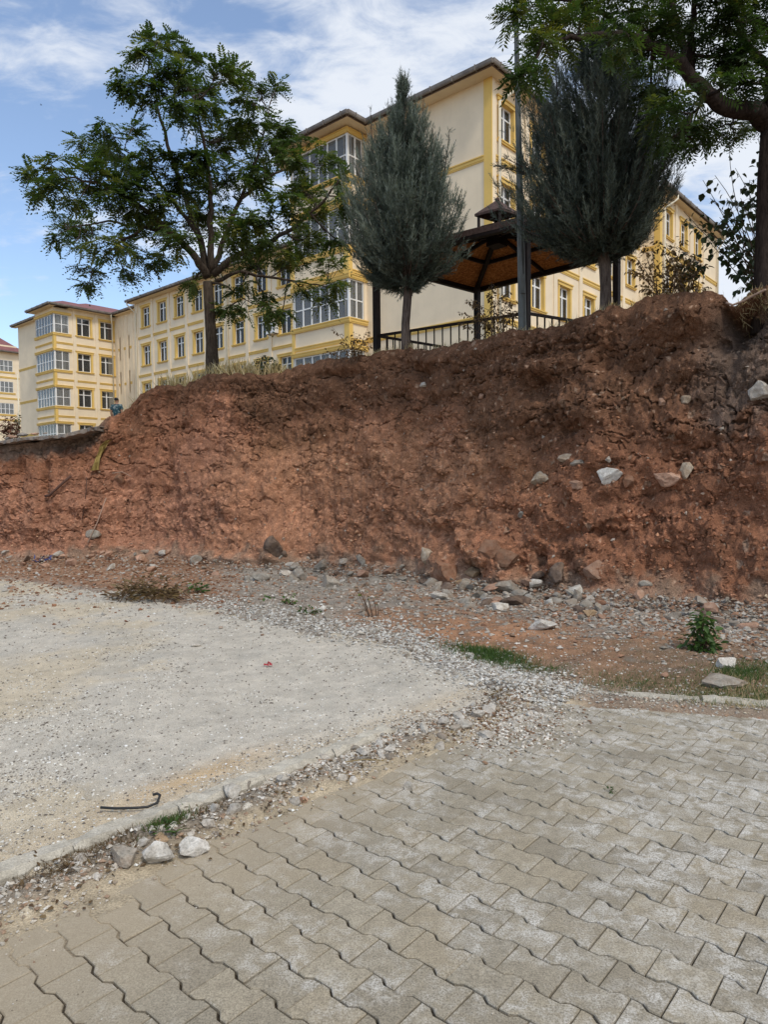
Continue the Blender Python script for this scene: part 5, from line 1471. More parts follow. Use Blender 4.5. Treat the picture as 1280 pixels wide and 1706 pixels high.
def bez(a, c, sag, n=5):
    a, c = np.asarray(a), np.asarray(c); m = (a + c) / 2 + np.array((rng.normal(0, .05), rng.normal(0, .05), sag)) * np.linalg.norm(c - a)
    t = np.linspace(0, 1, n)[:, None]
    return list((1 - t) ** 2 * a + 2 * t * (1 - t) * m + t * t * c)
def broad_tree(name, label, base_px, Y, trunk_px, trunk_r, limbs, blobs, leaves, lm, bm_, dens, lsize, spread, hide=None, sink=.5):
    """limbs: polylines in photo pixels with a depth offset; blobs: (px, py, rx, ry) leaf masses"""
    bp = at(*base_px, Y); tree = thing(name, label, 'tree', bp - Zv * sink)
    wood = MB()
    nodes = []; nrad = []
    tp_ = [at(x, y, Y) for x, y in trunk_px]
    n = len(tp_)
    rs = [trunk_r * (1.25 if i == 0 else 1 - .22 * i / n) for i in range(n)]
    wood.tube([tp_[0] - Zv * sink] + tp_, [rs[0] * 1.15] + rs, 12)
    for lpx, dy, r0_, r1_ in limbs:
        m_ = len(lpx); P = []
        for i, (x, y) in enumerate(lpx):
            P.append(at(x, y, Y + dy * i / (m_ - 1)))
        Pd = []
        for i in range(m_ - 1):
            for k in range(4): Pd.append(P[i] + (P[i + 1] - P[i]) * k / 4 + (rng.normal(0, .015, 3) if k else 0))
        Pd.append(P[-1]); rr = list(np.linspace(r0_, r1_, len(Pd)))
        wood.tube(Pd, rr, 8); nodes += Pd[2:]; nrad += rr[2:]
    N = np.array(nodes); NRd = np.array(nrad)
    tips, tdirs = [], []
    ctr = N.mean(0)
    for (x, y, rx, ry) in blobs:
        p0 = at(x, y, Y)
        # depth: near the closest limb, pushed out to fill a rounded crown
        dN = np.hypot(*(np.array(project(N)) - np.array((x, y))[:, None])) + rng.normal(0, 6, len(N))
        near = int(np.argmin(dN)); yy = N[near][1] + rng.normal(0, spread * .35) 
        c = at(x, y, yy)
        sc = c[1] / F_PX
        st = N[near]; path = bez(st, c, -.06 + rng.normal(0, .05))
        wood.tube(path, list(np.linspace(min(NRd[near] * .7, .028), .010, len(path))), 5, cap=False)
        k = max(3, int(dens * rx * ry / 260))
        for _ in range(k):
            v = rng.normal(0, 1, 3); v /= np.linalg.norm(v) + 1e-6; v *= .84 * rng.random() ** .5
            e = c + np.array((v[0] * rx * sc, v[1] * max(rx, ry) * sc * 1.0, v[2] * ry * sc))
            j = rng.integers(1, len(path)); wood.tube(bez(path[j], e, .05, 4), [.008, .007, .005, .003], 4, cap=False)
            tips.append(e); dirn = e - st; dirn[2] = max(dirn[2], -.2 * np.linalg.norm(dirn)); tdirs.append(dirn / (np.linalg.norm(dirn) + 1e-6))
    tips = np.array(tips); tdirs = np.array(tdirs)
    Vs, Fs, va = [], [], []; off = 0
    per_tip = 10
    for q in range(per_tip):
        az = rng.uniform(0, 6.283, len(tips))
        D = np.stack((np.cos(az), np.sin(az), rng.normal(-.02, .28, len(tips))), 1) + tdirs * .7
        sz = lsize * rng.uniform(.7, 1.2, len(tips))
        sel = rng.integers(0, len(leaves), len(tips))
        for li in range(len(leaves)):
            k = sel == li
            if not k.any(): continue
            V, F = stamp(leaves[li], tips[k], D[k], sz[k], rng.normal(0, .25, k.sum()))
            Vs.append(V); Fs.append(F + off); off += len(V)
            hgt = (tips[k][:, 2] - tips[:, 2].min()) / np.ptp(tips[:, 2]); rgt = (project(tips[k])[0] - 330) / 600
            vb = np.clip(.42 + rng.normal(0, .2, k.sum()) + .22 * fbm(tips[k] * 1.3, 2, 400) + (.0 if hide is None else hide(*project(tips[k]))), 0, 1)
            va.append(np.repeat(vb, len(leaves[li][0])))
    part(wood, 'trunk', bm_, tree, True)
    o = link('crown', mesh_np('crown', np.concatenate(Vs) - base(tree), np.concatenate(Fs), {'var': np.concatenate(va)}), lm, tree)
    return tree

BL = [(262, 66, 36, 18), (236, 88, 28, 24), (300, 92, 30, 22), (280, 120, 40, 26), (214, 138, 32, 26), (250, 152, 40, 30), (310, 140, 36, 26), (362, 122, 28, 24), (388, 120, 14, 10), (345, 150, 30, 22), (330, 182, 42, 30), (290, 180, 30, 22),
 (436, 158, 32, 22), (460, 152, 18, 14), (420, 172, 24, 18), (458, 212, 38, 26), (405, 210, 40, 28), (372, 222, 44, 30), (500, 232, 26, 18), (440, 235, 30, 20), (188, 228, 46, 18), (160, 246, 34, 26), (222, 213, 22, 9), (200, 268, 50, 22), (255, 258, 40, 22), (292, 262, 26, 20),
 (84, 274, 32, 16), (64, 304, 26, 16), (100, 300, 32, 22), (72, 322, 20, 10), (150, 298, 44, 26), (212, 308, 50, 26), (132, 332, 20, 18), (172, 326, 30, 16), (108, 372, 38, 18), (150, 380, 42, 20), (88, 394, 18, 12), (124, 404, 22, 12), (176, 416, 34, 22), (152, 448, 18, 22), (144, 474, 14, 11), (196, 400, 26, 18),
 (222, 348, 46, 22), (262, 378, 46, 26), (228, 428, 38, 14), (272, 428, 34, 12), (205, 452, 10, 8), (310, 298, 44, 32), (358, 312, 44, 30), (420, 300, 42, 30), (342, 360, 44, 34), (402, 368, 44, 34), (300, 396, 36, 26), (285, 340, 36, 26), (330, 260, 30, 20),
 (478, 268, 38, 20), (538, 276, 36, 20), (510, 318, 44, 26), (562, 300, 18, 16), (468, 348, 44, 26), (530, 356, 36, 16), (452, 398, 44, 28), (508, 398, 44, 24), (548, 438, 28, 20), (562, 476, 18, 12), (480, 438, 44, 24), (424, 438, 40, 24), (505, 476, 30, 14), (402, 476, 28, 18), (362, 438, 22, 16), (322, 466, 16, 13), (442, 490, 22, 14), (400, 512, 20, 14), (378, 514, 12, 12), (446, 512, 14, 10), (470, 520, 10, 7), (540, 498, 18, 8), (575, 330, 12, 14), (560, 398, 20, 18), (380, 400, 40, 20), (350, 270, 36, 20), (440, 270, 34, 22)]
LIMB1 = [
 ([(346, 462), (328, 432), (300, 400), (262, 366), (215, 330), (165, 305), (110, 296)], -1.6, .10, .016),
 ([(344, 460), (334, 400), (312, 340), (285, 260), (262, 180), (252, 110)], .5, .085, .014),
 ([(350, 455), (352, 390), (350, 310), (338, 230), (322, 160)], -.6, .085, .014),
 ([(354, 452), (372, 400), (402, 330), (430, 260), (448, 190)], .9, .075, .014),
 ([(354, 458), (392, 428), (440, 408), (490, 380), (540, 335), (565, 300)], -.9, .085, .014),
 ([(358, 468), (400, 452), (450, 462), (505, 470), (550, 478)], .8, .05, .012),
 ([(300, 400), (240, 378), (180, 368), (120, 378)], 1.0, .05, .012),
 ([(262, 366), (215, 395), (180, 420), (150, 455)], -.7, .04, .010),
 ([(348, 470), (380, 478), (410, 500)], -.6, .032, .010),
 ([(334, 400), (285, 330), (240, 270), (195, 245)], .3, .05, .012),
 ([(402, 330), (455, 290), (510, 270)], 1.4, .045, .012)]
def sunlit_yel(u, v): return .16 * sstep(330, 560, u) * sstep(250, 450, v) - .10 * sstep(330, 150, v)  # sunlit olive of the lower right crown painted into the leaf tone
broad_tree('broadleaf_tree', 'tall spreading dark green tree with feathery leaves on the left crest of the bank', (354, 622), 15.7, [(354, 618), (352, 570), (349, 520), (346, 470)], .132, LIMB1, BL, LEAVES, M_LEAF1, M_BARK, 2.45, .385, 3.0, sunlit_yel)
BR_ = [(872, 12, 36, 16), (862, 30, 22, 12), (905, 40, 32, 22), (940, 22, 40, 22), (890, 66, 22, 20), (884, 104, 18, 22), (872, 128, 10, 16), (915, 80, 20, 16), (985, 14, 44, 18), (1045, 18, 40, 22), (965, 50, 30, 18), (1020, 52, 24, 14), (1070, 44, 40, 24), (1120, 26, 44, 26), (1110, 80, 36, 24), (1060, 84, 26, 18), (1170, 20, 40, 24), (1160, 70, 36, 28), (1215, 40, 40, 30), (1262, 30, 36, 30), (1200, 95, 36, 26), (1250, 90, 36, 30), (1240, 135, 36, 26), (1195, 140, 26, 16), (1270, 160, 24, 18),
 (1112, 178, 30, 22), (1135, 205, 30, 20), (1160, 195, 28, 22), (1175, 215, 26, 16), (1205, 205, 28, 14), (1122, 228, 14, 12), (1160, 236, 12, 10), (1240, 212, 18, 10), (1095, 120, 26, 16), (1085, 150, 18, 14), (1225, 222, 12, 8),
 (900, -40, 60, 40), (1000, -50, 70, 45), (1100, -60, 70, 50), (1200, -60, 70, 50), (1300, -50, 70, 60), (1320, 50, 50, 50), (1350, 130, 50, 40), (1400, 20, 60, 60), (1050, -140, 90, 60), (1200, -150, 100, 70), (1340, -140, 90, 60), (1460, 80, 60, 60), (1420, 180, 50, 40)]
LIMB2 = [
 ([(1284, 205), (1262, 186), (1230, 184), (1200, 174), (1175, 150), (1140, 112), (1105, 80), (1060, 62), (1010, 58), (950, 60), (905, 72)], -1.0, .135, .014),
 ([(1140, 112), (1135, 60), (1118, 0), (1100, -70)], .5, .06, .016),
 ([(1152, 122), (1152, 60), (1158, 0), (1180, -80)], -.5, .06, .016),
 ([(1284, 195), (1290, 120), (1300, 40), (1290, -60), (1260, -150)], .8, .13, .02),
 ([(1288, 180), (1330, 110), (1390, 50), (1450, 20)], -.6, .09, .02),
 ([(1290, 120), (1250, 80), (1225, 30), (1215, -40)], -.6, .06, .014),
 ([(1060, 62), (1000, 20), (940, 0), (880, -5)], .5, .035, .010),
 ([(1175, 150), (1160, 185), (1140, 215)], -.5, .025, .008),
 ([(1232, 186), (1222, 205), (1200, 212)], .4, .02, .008)]
broad_tree('broadleaf_tree', 'dark trunked tree at the right edge with one heavy bent limb reaching left', (1276, 500), 9.35, [(1277, 492), (1276, 400), (1278, 300), (1284, 200)], .125, LIMB2, BR_, LEAVESN, M_LEAF2, M_BARKD, 1.7, .33, 1.6, lambda u, v: .25 * np.exp(-((u - 885) / 50) ** 2 - ((v - 80) / 60) ** 2) - .08)

# ------------------------------------------------------------------ cypresses
def spray(seed):
    """feathery cypress sprig: thin blades along a curved stem, length 1 along x"""
    r = np.random.default_rng(seed); V = []; F = []
    for i in range(20):
        t = i / 20; b_ = np.array((t * .82, 0, .06 * t * t)); L_ = (.34 * (1 - .62 * t)) * r.uniform(.7, 1.25)
        a = r.uniform(0, 6.283); dx = np.array((1.0, .75 * math.cos(a), .75 * math.sin(a))); dx /= np.linalg.norm(dx)
        wd = np.cross(dx, r.normal(size=3)); wd /= np.linalg.norm(wd)
        k = len(V); V += [b_ - wd * .018, b_ + wd * .018, b_ + dx * L_]; F.append((k, k + 1, k + 2))
    k = len(V); V += [np.array((0, .014, 0)), np.array((0, -.014, 0)), np.array((1.06, 0, .07))]; F.append((k, k + 1, k + 2))
    return np.array(V), np.array(F)
SPR = [spray(s) for s in range(5)]
def cypress(label, base_px, trunk_px, Y, tr_, prof, m, nb, extra=(), seed=0, ssize=.27):
    """prof: (py, left px, right px) silhouette of the crown"""
    r = np.random.default_rng(seed)
    bp = at(*base_px, Y); tree = thing('cypress_tree', label, 'tree', bp - Zv * .5)
    py, lx, rx = np.array(prof, float).T
    wood = MB()
    tp_ = [at(x, y, Y) for x, y in trunk_px]
    topz = at((lx[0] + rx[0]) / 2, py[0] + 30, Y)
    wood.tube([tp_[0] - Zv * .5] + tp_ + [topz], [tr_ * 1.25, tr_ * 1.1] + [tr_] * (len(tp_) - 1) + [.012], 10)
    z_of = lambda y: at(640, y, Y)[2]
    ys = np.linspace(py[0], py[-1], 200)
    wts = np.interp(ys, py, rx - lx) ** .85; wts /= wts.sum()
    P, D, SZ, VA = [], [], [], []
    axis_x = lambda y: at(np.interp(y, [py[0], trunk_px[-1][1], base_px[1]], [(lx[0] + rx[0]) / 2, trunk_px[-1][0], base_px[0]]), y, Y)
    for b_i in range(nb):
        y_end = r.choice(ys, p=wts) + r.normal(0, 3)
        hw_l, hw_r = np.interp(y_end, py, lx), np.interp(y_end, py, rx)
        az = r.uniform(0, 6.283); ca, sa = math.cos(az), math.sin(az)
        rad_f = r.random() ** .27 * (1 + .10 * r.normal())
        rad_f *= 1 + .22 * math.sin(az * 3 + y_end * .021 + seed) * math.sin(y_end * .047 + az * 2)
        cxp = axis_x(y_end)
        ex = (hw_r - project(cxp[None])[0][0]) if ca > 0 else (project(cxp[None])[0][0] - hw_l)
        exm = max(ex, 3) / F_PX * Y * rad_f
        dep = (hw_r - hw_l) / 2 / F_PX * Y * rad_f
        e = cxp + np.array((ca * exm, sa * dep, 0))
        if b_i > 40 and vnoise(np.array([[e[0] * 2.3, e[1] * 2.3, e[2] * 1.5]]), 640 + seed)[0] < -.4: continue
        drop = (.45 + .9 * rad_f) * np.hypot(ca * exm, sa * dep) * r.uniform(.8, 1.4) + .1
        s_ = axis_x(y_end); s_ = s_ - Zv * drop
        lowz = z_of(trunk_px[-1][1]) - .05
        if s_[2] < lowz: s_ = axis_x(trunk_px[-1][1] - 5) + Zv * 0.02
        mid_ = s_ * .42 + e * .58 + np.array((ca, sa, 0)) * .16 * np.hypot(ca * exm, sa * dep) - Zv * .10 * drop
        t = np.linspace(0, 1, 9)[:, None]
        path = (1 - t) ** 2 * s_ + 2 * t * (1 - t) * mid_ + t * t * e
        if b_i % 3 == 0: wood.tube(list(path[:7]), list(np.linspace(.02, .005, 7)), 4, cap=False)
        tdir = path[-1] - path[-3]; tdir /= np.linalg.norm(tdir)
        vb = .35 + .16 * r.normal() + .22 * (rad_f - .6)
        n = 34
        tt_ = 1 - r.random(n) ** 1.5 * .72
        for q_ in range(n):
            k = tt_[q_] * 8; i0 = min(int(k), 7); p = path[i0] + (path[i0 + 1] - path[i0]) * (k - i0)
            d_ = (path[i0 + 1] - path[i0]); d_ /= np.linalg.norm(d_) + 1e-9
            d_ = d_ + r.normal(0, .55, 3) + Zv * .22
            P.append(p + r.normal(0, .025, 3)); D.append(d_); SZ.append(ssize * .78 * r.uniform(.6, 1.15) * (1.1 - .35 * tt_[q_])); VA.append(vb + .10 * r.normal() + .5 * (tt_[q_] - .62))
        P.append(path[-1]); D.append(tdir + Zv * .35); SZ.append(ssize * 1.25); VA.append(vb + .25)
    for (x0, y0, x1, y1, n) in extra:
        a, c = at(x0, y0, Y), at(x1, y1, Y - .1)
        wood.tube([a, (a + c) / 2 - Zv * .03, c], [.015, .01, .004], 4, cap=False)
        for q_ in range(n):
            t = r.random() ** .8; p = a + (c - a) * t; d_ = (c - a) / np.linalg.norm(c - a) + r.normal(0, .45, 3)
            P.append(p + r.normal(0, .02, 3)); D.append(d_); SZ.append(ssize * r.uniform(.5, .85) * (1.1 - .5 * t)); VA.append(.45 + .12 * r.normal())
    P, D, SZ, VA = np.array(P), np.array(D), np.array(SZ), np.clip(np.array(VA), 0, 1)
    sel = r.integers(0, 5, len(P)); Vs, Fs, va = [], [], []; off = 0
    for li in range(5):
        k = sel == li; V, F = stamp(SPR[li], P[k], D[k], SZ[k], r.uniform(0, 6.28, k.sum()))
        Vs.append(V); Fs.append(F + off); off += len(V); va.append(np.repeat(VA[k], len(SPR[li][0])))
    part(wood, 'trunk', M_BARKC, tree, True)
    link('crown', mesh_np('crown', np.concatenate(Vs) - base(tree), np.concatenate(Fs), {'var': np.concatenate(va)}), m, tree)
cypress('grey green cypress with pointed plumes in front of the cream gable wall', (675, 590), [(676, 584), (676, 540), (679, 500), (681, 478)], 13.0, .078,
        [(135, 668, 678), (175, 664, 684), (200, 646, 700), (230, 622, 728), (260, 608, 742), (300, 594, 754), (350, 580, 764), (400, 572, 764), (440, 582, 742), (465, 606, 712), (482, 650, 700)], M_CYP, 860,
        [(622, 260, 617, 180, 22), (640, 250, 632, 205, 16), (650, 250, 646, 170, 20), (700, 250, 706, 165, 24), (715, 270, 722, 215, 18), (672, 220, 672, 125, 26), (610, 330, 590, 270, 18), (735, 330, 750, 215, 20), (740, 400, 772, 330, 16), (745, 440, 775, 400, 14)], 5)
cypress('bigger darker cypress to the right of the light pole under the overhanging tree', (1010, 520), [(1010, 516), (1010, 480), (1008, 440), (1006, 425)], 10.45, .085,
        [(40, 985, 1010), (80, 958, 1022), (120, 918, 1048), (160, 886, 1080), (200, 870, 1102), (250, 862, 1116), (300, 858, 1122), (340, 864, 1112), (380, 884, 1094), (410, 918, 1066), (432, 965, 1035)], M_CYPD, 1100,
        [(915, 292, 826, 276, 110), (905, 288, 840, 262, 40), (1090, 300, 1138, 235, 26), (1060, 200, 1100, 130, 20), (930, 160, 925, 95, 18)], 6, .24)

# ------------------------------------------------------------------ shrubs, sapling, weeds
def leafproto(w=.5, curl=.18):
    return np.array([(0, 0, 0), (.3, w * .5, curl * .5), (.7, w * .38, .0), (1, 0, -curl), (.7, -w * .38, 0), (.3, -w * .5, curl * .5), (.45, 0, -.03)]), np.array([(0, 1, 6), (1, 2, 6), (2, 3, 6), (3, 4, 6), (4, 5, 6), (5, 0, 6)])
HEART = leafproto(.85, .2); OVAL = leafproto(.55, .15); LANCE = leafproto(.28, .12)
def stems_plant(name, label, cat, root, tips, m_l, m_s, leaf, lsize, nleaf, rad=.008, seed=0, hang=.3, spread=.06, parts=('stems', 'leaves'), start=.3, vmean=.45):
    r = np.random.default_rng(seed); o = thing(name, label, cat, root)
    mb = MB(); P, D, SZ = [], [], []
    for tip in tips:
        tip = np.asarray(tip, float); rt_ = np.asarray(root, float) + np.array((r.normal(0, spread), r.normal(0, spread), 0))
        m_ = (rt_ + tip) / 2 + np.array((0, 0, .12 * np.linalg.norm(tip - rt_))) + r.normal(0, .05, 3) * np.linalg.norm(tip - rt_)
        t = np.linspace(0, 1, 8)[:, None]; path = (1 - t) ** 2 * rt_ + 2 * t * (1 - t) * m_ + t * t * tip
        mb.tube(list(path), list(np.linspace(rad, rad * .3, 8)), 5, cap=False)
        for _ in range(nleaf):
            k = (start + (1 - start) * r.random() ** .8) * 7; i0 = min(int(k), 6); p = path[i0] + (path[i0 + 1] - path[i0]) * (k - i0)
            a = r.uniform(0, 6.283); d_ = np.array((math.cos(a), math.sin(a), r.normal(.1, .4) - hang))
            q_ = p + d_ * lsize * r.uniform(.2, .9)
            if r.random() < .6: mb.tube([p, (p + q_) / 2 + Zv * .01, q_], rad * .22, 3, cap=False)
            P.append(q_); D.append(d_ + Zv * (-hang)); SZ.append(lsize * r.uniform(.65, 1.2))
    part(mb, parts[0], m_s, o, True)
    P, D, SZ = np.array(P), np.array(D), np.array(SZ)
    V, F = stamp(leaf, P, D, SZ, r.normal(0, .6, len(P)))
    link(parts[1], mesh_np(parts[1], V - base(o), F, {'var': np.repeat(np.clip(r.normal(vmean, .25, len(P)), 0, 1), len(leaf[0]))}), m_l, o)
    return o
def tips_px(lst, Y, jit=.15):
    return [at(x, y, Y + rng.normal(0, jit)) for x, y in lst]
stems_plant('sapling', 'sapling with large heart shaped dark leaves beside the right tree trunk', 'sapling', at(1300, 500, 10.2) - Zv * .2,
    tips_px([(1216, 240), (1226, 280), (1192, 292), (1172, 300), (1184, 330), (1160, 345), (1140, 352), (1134, 368), (1170, 372), (1200, 362), (1212, 330), (1235, 330), (1250, 300), (1245, 350), (1228, 375), (1200, 390), (1180, 400), (1215, 412), (1240, 400), (1255, 380), (1262, 420), (1240, 440), (1225, 450), (1250, 470), (1235, 478), (1270, 450), (1266, 280), (1264, 230), (1262, 330)], 10.2, .25), M_LEAFH, M_TWIG, HEART, .10, 15, .011, 21, .55, .12, start=.45)
stems_plant('shrub', 'rusty brown half bare shrub on the bank crest in front of the right facade', 'shrub', at(1118, 495, 10.0) - Zv * .1,
    tips_px([(1060, 430), (1072, 405), (1085, 412), (1095, 400), (1110, 405), (1125, 408), (1140, 395), (1150, 420), (1160, 430), (1172, 440), (1062, 455), (1066, 474), (1078, 482), (1090, 440), (1105, 435), (1120, 430), (1135, 440), (1150, 455), (1165, 470), (1180, 478), (1050, 448), (1100, 470), (1130, 470), (1145, 480)], 10.0, .25), M_RUST, M_TWIG, OVAL, .06, 36, .008, 22, .35, .12)
stems_plant('shrub', 'green leafy top of a taller bush behind the rusty shrub', 'shrub', at(1150, 490, 10.4) - Zv * .1,
    tips_px([(1146, 420), (1158, 425), (1166, 428), (1150, 440), (1170, 445), (1140, 435)], 10.4, .1), M_LEAFH, M_TWIG, HEART, .10, 9, .008, 27, .4, .06, start=.6)
stems_plant('shrub', 'thin reddish rose bush growing in front of the gazebo post', 'shrub', at(832, 560, 11.9) - Zv * .1,
    tips_px([(762, 520), (775, 500), (785, 498), (800, 520), (815, 480), (820, 470), (830, 475), (838, 490), (850, 486), (862, 500), (856, 520), (790, 530), (808, 540), (845, 530), (825, 505), (840, 515), (868, 515), (770, 540)], 11.9, .2), M_RUST, M_TWIG, OVAL, .06, 34, .008, 23, .3, .25)
stems_plant('shrub', 'small thorny shrub with few yellowing leaves on the crest below the bay', 'shrub', at(588, 598, 13.2) - Zv * .1,
    tips_px([(553, 545), (570, 570), (580, 560), (590, 552), (600, 558), (606, 568), (612, 548), (618, 560), (596, 575), (575, 582), (545, 585), (620, 575)], 13.2, .15), M_RUST, M_TWIG, OVAL, .06, 20, .006, 24, .3, .15)
stems_plant('shrub', 'low grey green bush on the crest right of the left tree', 'shrub', at(446, 622, 14.6) - Zv * .1,
    tips_px([(424, 600), (430, 595), (438, 592), (446, 594), (455, 600), (462, 606), (418, 608), (440, 604), (450, 608), (470, 612), (428, 610)], 14.6, .15), M_LEAFH, M_TWIG, OVAL, .07, 30, .006, 25, .2, .2, vmean=.7)
stems_plant('shrub', 'dark red brown bush in front of the far building at the left edge', 'shrub', at(8, 742, 34) - Zv * .3,
    tips_px([(-10, 700), (0, 698), (8, 695), (16, 697), (24, 701), (28, 708), (4, 706), (14, 708), (20, 715), (-4, 712), (10, 718), (26, 720)], 34, .5), m_leaf((.06, .025, .015), (.13, .05, .028), (.20, .09, .045), .2), M_TWIG, OVAL, .16, 45, .02, 26, .2, .5, start=.1)
stems_plant('climbing_plant', 'narrow dark green creeper beside the downpipe of the left wing', 'plant', at(29, 728, 60), tips_px([(28.5, 688), (29.5, 694), (28.5, 700), (30, 706), (29, 712)], 60, .05), M_LEAFH, M_TWIG, OVAL, .2, 24, .02, 28, .2, .08, start=.1)
# weeds on the ground
def gp(px, py): 
    p = G(px, py); p[2] = gz(p[:1], p[1:2])[0]; return p
def up_tips(px, py, pts, jit=.05):
    Y = G(px, py)[1]; return [at(x, y, Y + rng.normal(0, jit)) for x, y in pts]
stems_plant('weed', 'tall leafy bright green weed growing at the bank foot on the right', 'weed', gp(1168, 1086), up_tips(1168, 1086, [(1170, 1014), (1172, 1018), (1174, 1026), (1166, 1028), (1178, 1034), (1162, 1040), (1174, 1030), (1166, 1034), (1182, 1048), (1158, 1050), (1152, 1062), (1186, 1060), (1148, 1072), (1190, 1074), (1172, 1058), (1160, 1076), (1180, 1076)]), M_GREEN, M_TWIG, OVAL, .075, 14, .006, 31, .15, .03, start=.25, vmean=.4)
stems_plant('weed', 'dry brown flattened weed clump on the far edge of the gravel lot', 'weed', gp(245, 1002), up_tips(245, 1002, [(190, 990), (205, 982), (222, 976), (240, 980), (256, 978), (268, 986), (285, 990), (298, 998), (210, 996), (232, 990), (275, 996), (250, 968), (256, 960), (195, 998)], .25), M_DRYBR, M_TWIG, LANCE, .12, 34, .006, 32, .0, .35, start=.05)
stems_plant('weed', 'small fresh green weed between the dry clump and the grey stones', 'weed', gp(328, 988), up_tips(328, 988, [(320, 972), (328, 970), (336, 974), (316, 980), (340, 982)], .1), M_GREEN, M_TWIG, OVAL, .08, 10, .005, 33, .1, .08, start=.1)
stems_plant('weed', 'low green weed with one long bare twig at the middle of the lot edge', 'weed', gp(484, 1010), up_tips(484, 1010, [(434, 994), (476, 994), (484, 990), (490, 1000), (474, 1002), (468, 1010)], .1), M_GREEN, M_TWIG, OVAL, .06, 8, .006, 34, .1, .05, start=.6)
stems_plant('weed', 'green weed patch just right of the low weed with the bare twig', 'weed', gp(520, 1026), up_tips(520, 1026, [(505, 1016), (514, 1014), (524, 1018), (532, 1022), (528, 1028)], .1), M_GREEN, M_TWIG, OVAL, .05, 12, .004, 35, .1, .12, start=.1, vmean=.3)
stems_plant('weed', 'thin brown leaning stems with a yellow green tip at the bank foot', 'weed', gp(624, 1030), up_tips(624, 1030, [(596, 978), (604, 986), (612, 992), (598, 992), (622, 996), (630, 1008)], .08), m_leaf((.10, .13, .02), (.16, .19, .03), (.22, .22, .05)), M_TWIG, OVAL, .045, 2, .008, 36, .1, .05, start=.9)
stems_plant('weed', 'small green grass clump between the kerb and the white concrete lumps', 'weed', gp(276, 1396), up_tips(276, 1396, [(262, 1384), (268, 1380), (276, 1376), (284, 1378), (292, 1382), (300, 1380), (306, 1386), (270, 1388), (288, 1388)], .04), M_GREEN, M_TWIG, LANCE, .032, 16, .002, 37, .0, .05, start=.1, vmean=.5)
stems_plant('weed', 'tiny green tuft growing in a paving joint', 'weed', gp(1016, 1320) , up_tips(1016, 1320, [(1006, 1316), (1014, 1313), (1024, 1315), (1028, 1319)], .02), M_GREEN, M_TWIG, LANCE, .02, 9, .001, 38, .0, .02, start=.1, vmean=.1)
stems_plant('weed', 'olive weed tuft at the kerb further left than the grass clump', 'weed', gp(92, 1462), up_tips(92, 1462, [(70, 1460), (80, 1455), (92, 1452), (104, 1450), (112, 1452)], .04), M_DRYBR, M_TWIG, LANCE, .03, 16, .002, 39, .0, .06, start=.1, vmean=.3)
stems_plant('weed', 'mossy olive weed at the visible right end of the kerb', 'weed', gp(838, 1166), up_tips(838, 1166, [(826, 1160), (836, 1156), (846, 1158), (852, 1164)], .05), M_DRYBR, M_TWIG, LANCE, .04, 18, .002, 40, .0, .08, start=.1, vmean=.3)

# grass: uncountable
BLADE = (np.array([(0, .03, 0), (0, -.03, 0), (.55, .022, .03), (.55, -.022, .03), (1, 0, -.04)]), np.array([(0, 1, 3), (0, 3, 2), (2, 3, 4)]))
def grass(name, P, L_, m, lean=.5, vm=.5, vs=.25):
    n = len(P); a = rng.uniform(0, 6.283, n)
    D = np.stack((np.cos(a) * lean, np.sin(a) * lean, np.ones(n)), 1) + rng.normal(0, .25, (n, 3))
    V, F = stamp(BLADE, P, D, L_, rng.uniform(0, 6.28, n), np.tile(np.array((.3, .9, .1)), (n, 1)))
    o = link(name, mesh_np(name, V, F, {'var': np.repeat(np.clip(rng.normal(vm, vs, n), 0, 1), 5)}), m); o['kind'] = 'stuff'; return o
# dry grass along the crest, thickest round the left tree and by the gazebo
n = 22000
ci = rng.integers(0, NC, n); pxs = cpx[ci]
w_ = np.interp(pxs, [-200, 165, 200, 250, 300, 460, 480, 560, 600, 700, 800, 950, 1060, 1200, 1215, 1235, 1480], [0, 0, .5, .35, .95, 1.0, .2, .35, .5, .5, .4, .45, .5, .4, .05, .3, .5]) * (.35 + .65 * (vnoise(np.stack((pxs * .05, pxs * 0, pxs * 0), 1), 9) > -.2))
k = rng.random(n) < w_; ci = ci[k]; n = len(ci)
tback = np.abs(rng.normal(0, .35, n))
P = gridA[NR, ci].copy(); P[:, :2] += back[ci] * tback[:, None] + tan[ci] * rng.normal(0, .02, (n, 1)); P[:, 2] -= np.interp(tback, [0, .06, .4, 1.0], [0.02, .04, .08, .10])
hgt = np.interp(cpx[ci], [200, 300, 460, 480, 700, 1000, 1280], [.16, .40, .40, .15, .16, .12, .10])
grass('dry_grass', P, hgt * rng.uniform(.4, 1.15, n), M_STRAW, .45)
# overhanging dead roots and straw at the notch
n = 260
pxn = rng.uniform(1222, 1300, n); P = np.stack([gridA[NR - int(rng.integers(0, 22)), int(np.argmin(np.abs(cpx - x)))] for x in pxn])
a = rng.normal(0, .6, n); D = np.stack((nor[0, 0] * 0 + rng.normal(-.2, .5, n), -np.ones(n) * .6, -np.abs(rng.normal(.7, .4, n))), 1)
V, F = stamp(BLADE, P, D, rng.uniform(.06, .24, n) * .8, rng.uniform(0, 6.28, n)); o = link('hanging_roots', mesh_np('hanging_roots', V, F, {'var': np.repeat(np.clip(rng.normal(.2, .2, n), 0, 1), 5)}), M_STRAW); o['kind'] = 'stuff'
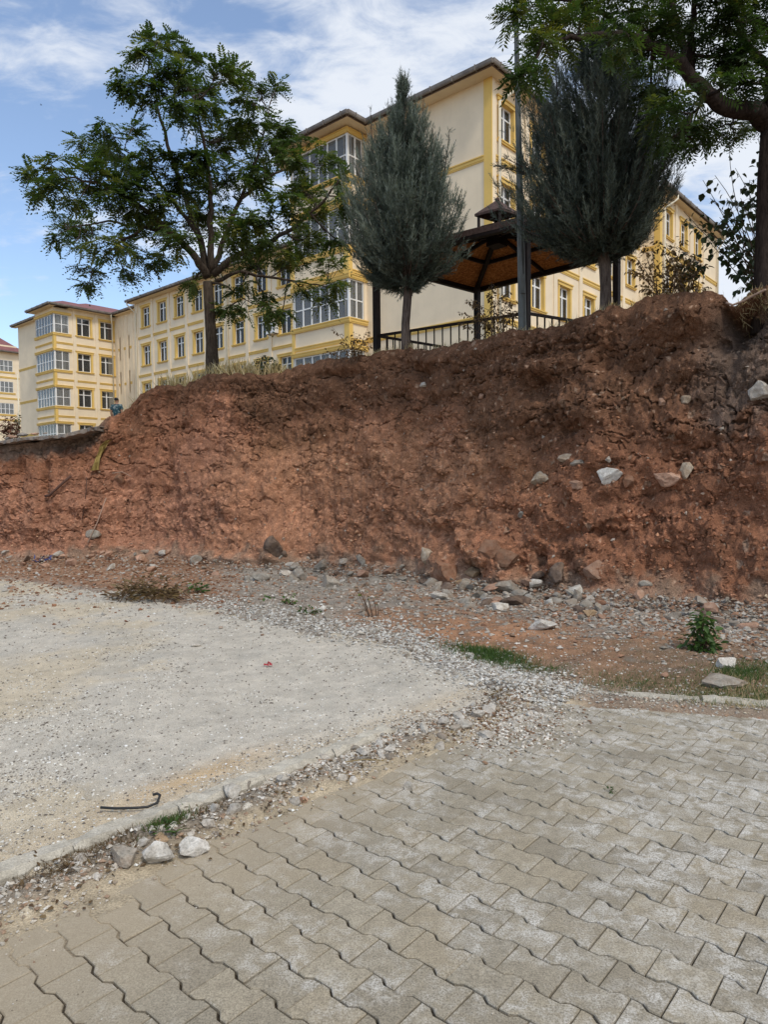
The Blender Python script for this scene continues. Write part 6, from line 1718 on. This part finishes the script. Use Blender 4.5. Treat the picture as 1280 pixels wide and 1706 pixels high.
# green grass strip and right verge
def gpatch(n, cx_, cy2, sx, sy2, L0, m, slope=0., vm=.45):
    px = rng.normal(cx_, sx, n); py = cy2 + slope * (px - cx_) + rng.normal(0, sy2, n)
    P = Grid(px, py); k = (pave_d(P[:, 0], P[:, 1]) < .02); P = P[k]; P[:, 2] = np.maximum(gz(P[:, 0], P[:, 1]), lotz(P[:, 0], P[:, 1])) - .004
    return P, L0 * rng.uniform(.4, 1.2, len(P))
for args in ((2600, 815, 1097, 34, 6, .075, M_GREEN, .22), (1500, 885, 1118, 40, 6, .045, M_GREEN, .1), (2200, 1240, 1128, 36, 10, .06, M_GREEN), (1500, 1060, 1142, 50, 9, .045, M_GREEN), (1300, 1175, 1160, 40, 12, .05, M_GREEN), (900, 1270, 1170, 30, 12, .06, M_GREEN), (700, 1100, 1090, 80, 18, .035, M_GREEN), (500, 278, 1390, 22, 6, .05, M_GREEN, -.4)):
    P, L_ = gpatch(*args); grass('green_grass', P, L_, args[6], .5, .42)
for args in ((1500, 1000, 1110, 120, 20, .04, M_DRYBR), (900, 1240, 1165, 50, 18, .07, M_STRAW), (700, 820, 1040, 120, 14, .03, M_DRYBR), (700, 300, 1000, 120, 12, .06, M_DRYBR), (900, 850, 1185, 40, 14, .03, M_DRYBR), (1600, 1150, 1168, 90, 9, .035, M_DRYBR), (700, 1250, 1182, 40, 6, .05, M_STRAW), (1500, 170, 1432, 75, 9, .042, M_DRYBR, -.42), (700, 330, 1372, 40, 8, .035, M_DRYBR, -.4)):
    P, L_ = gpatch(*args); grass('dry_grass', P, L_, args[6], .8, .4)
# dead leaves and chips in the kerb rubble
n = 500; s = rng.uniform(0, KL + .3, n); o_ = rng.normal(.2, .1, n)
P = np.stack((k0[0] + kd[0] * s + kn[0] * o_, k0[1] + kd[1] * s + kn[1] * o_, np.zeros(n)), 1); P = settle(P, np.full(n, .02), .6)
a = rng.uniform(0, 6.28, n); D = np.stack((np.cos(a), np.sin(a), rng.normal(.1, .2, n)), 1)
V, F = stamp(OVAL, P, D, rng.uniform(.012, .03, n), rng.normal(0, .5, n)); o = link('dead_leaves', mesh_np('dead_leaves', V, F, {'var': np.repeat(np.clip(rng.normal(.3, .25, n), 0, 1), 7)}), M_DRYBR); o['kind'] = 'stuff'
mb = MB(); q0, q1 = G(575, 1286), G(640, 1283); z_ = gz(q0[:1], q0[1:2])[0] + .03
mb.tube([q0 + Zv * z_, (q0 + q1) / 2 + Zv * (z_ + .01), q1 + Zv * z_], .0035, 5); tag(mb.build('reed_stem', M_STRAW, origin=q0), 'thin straight yellow straw lying on the kerb rubble', 'straw')
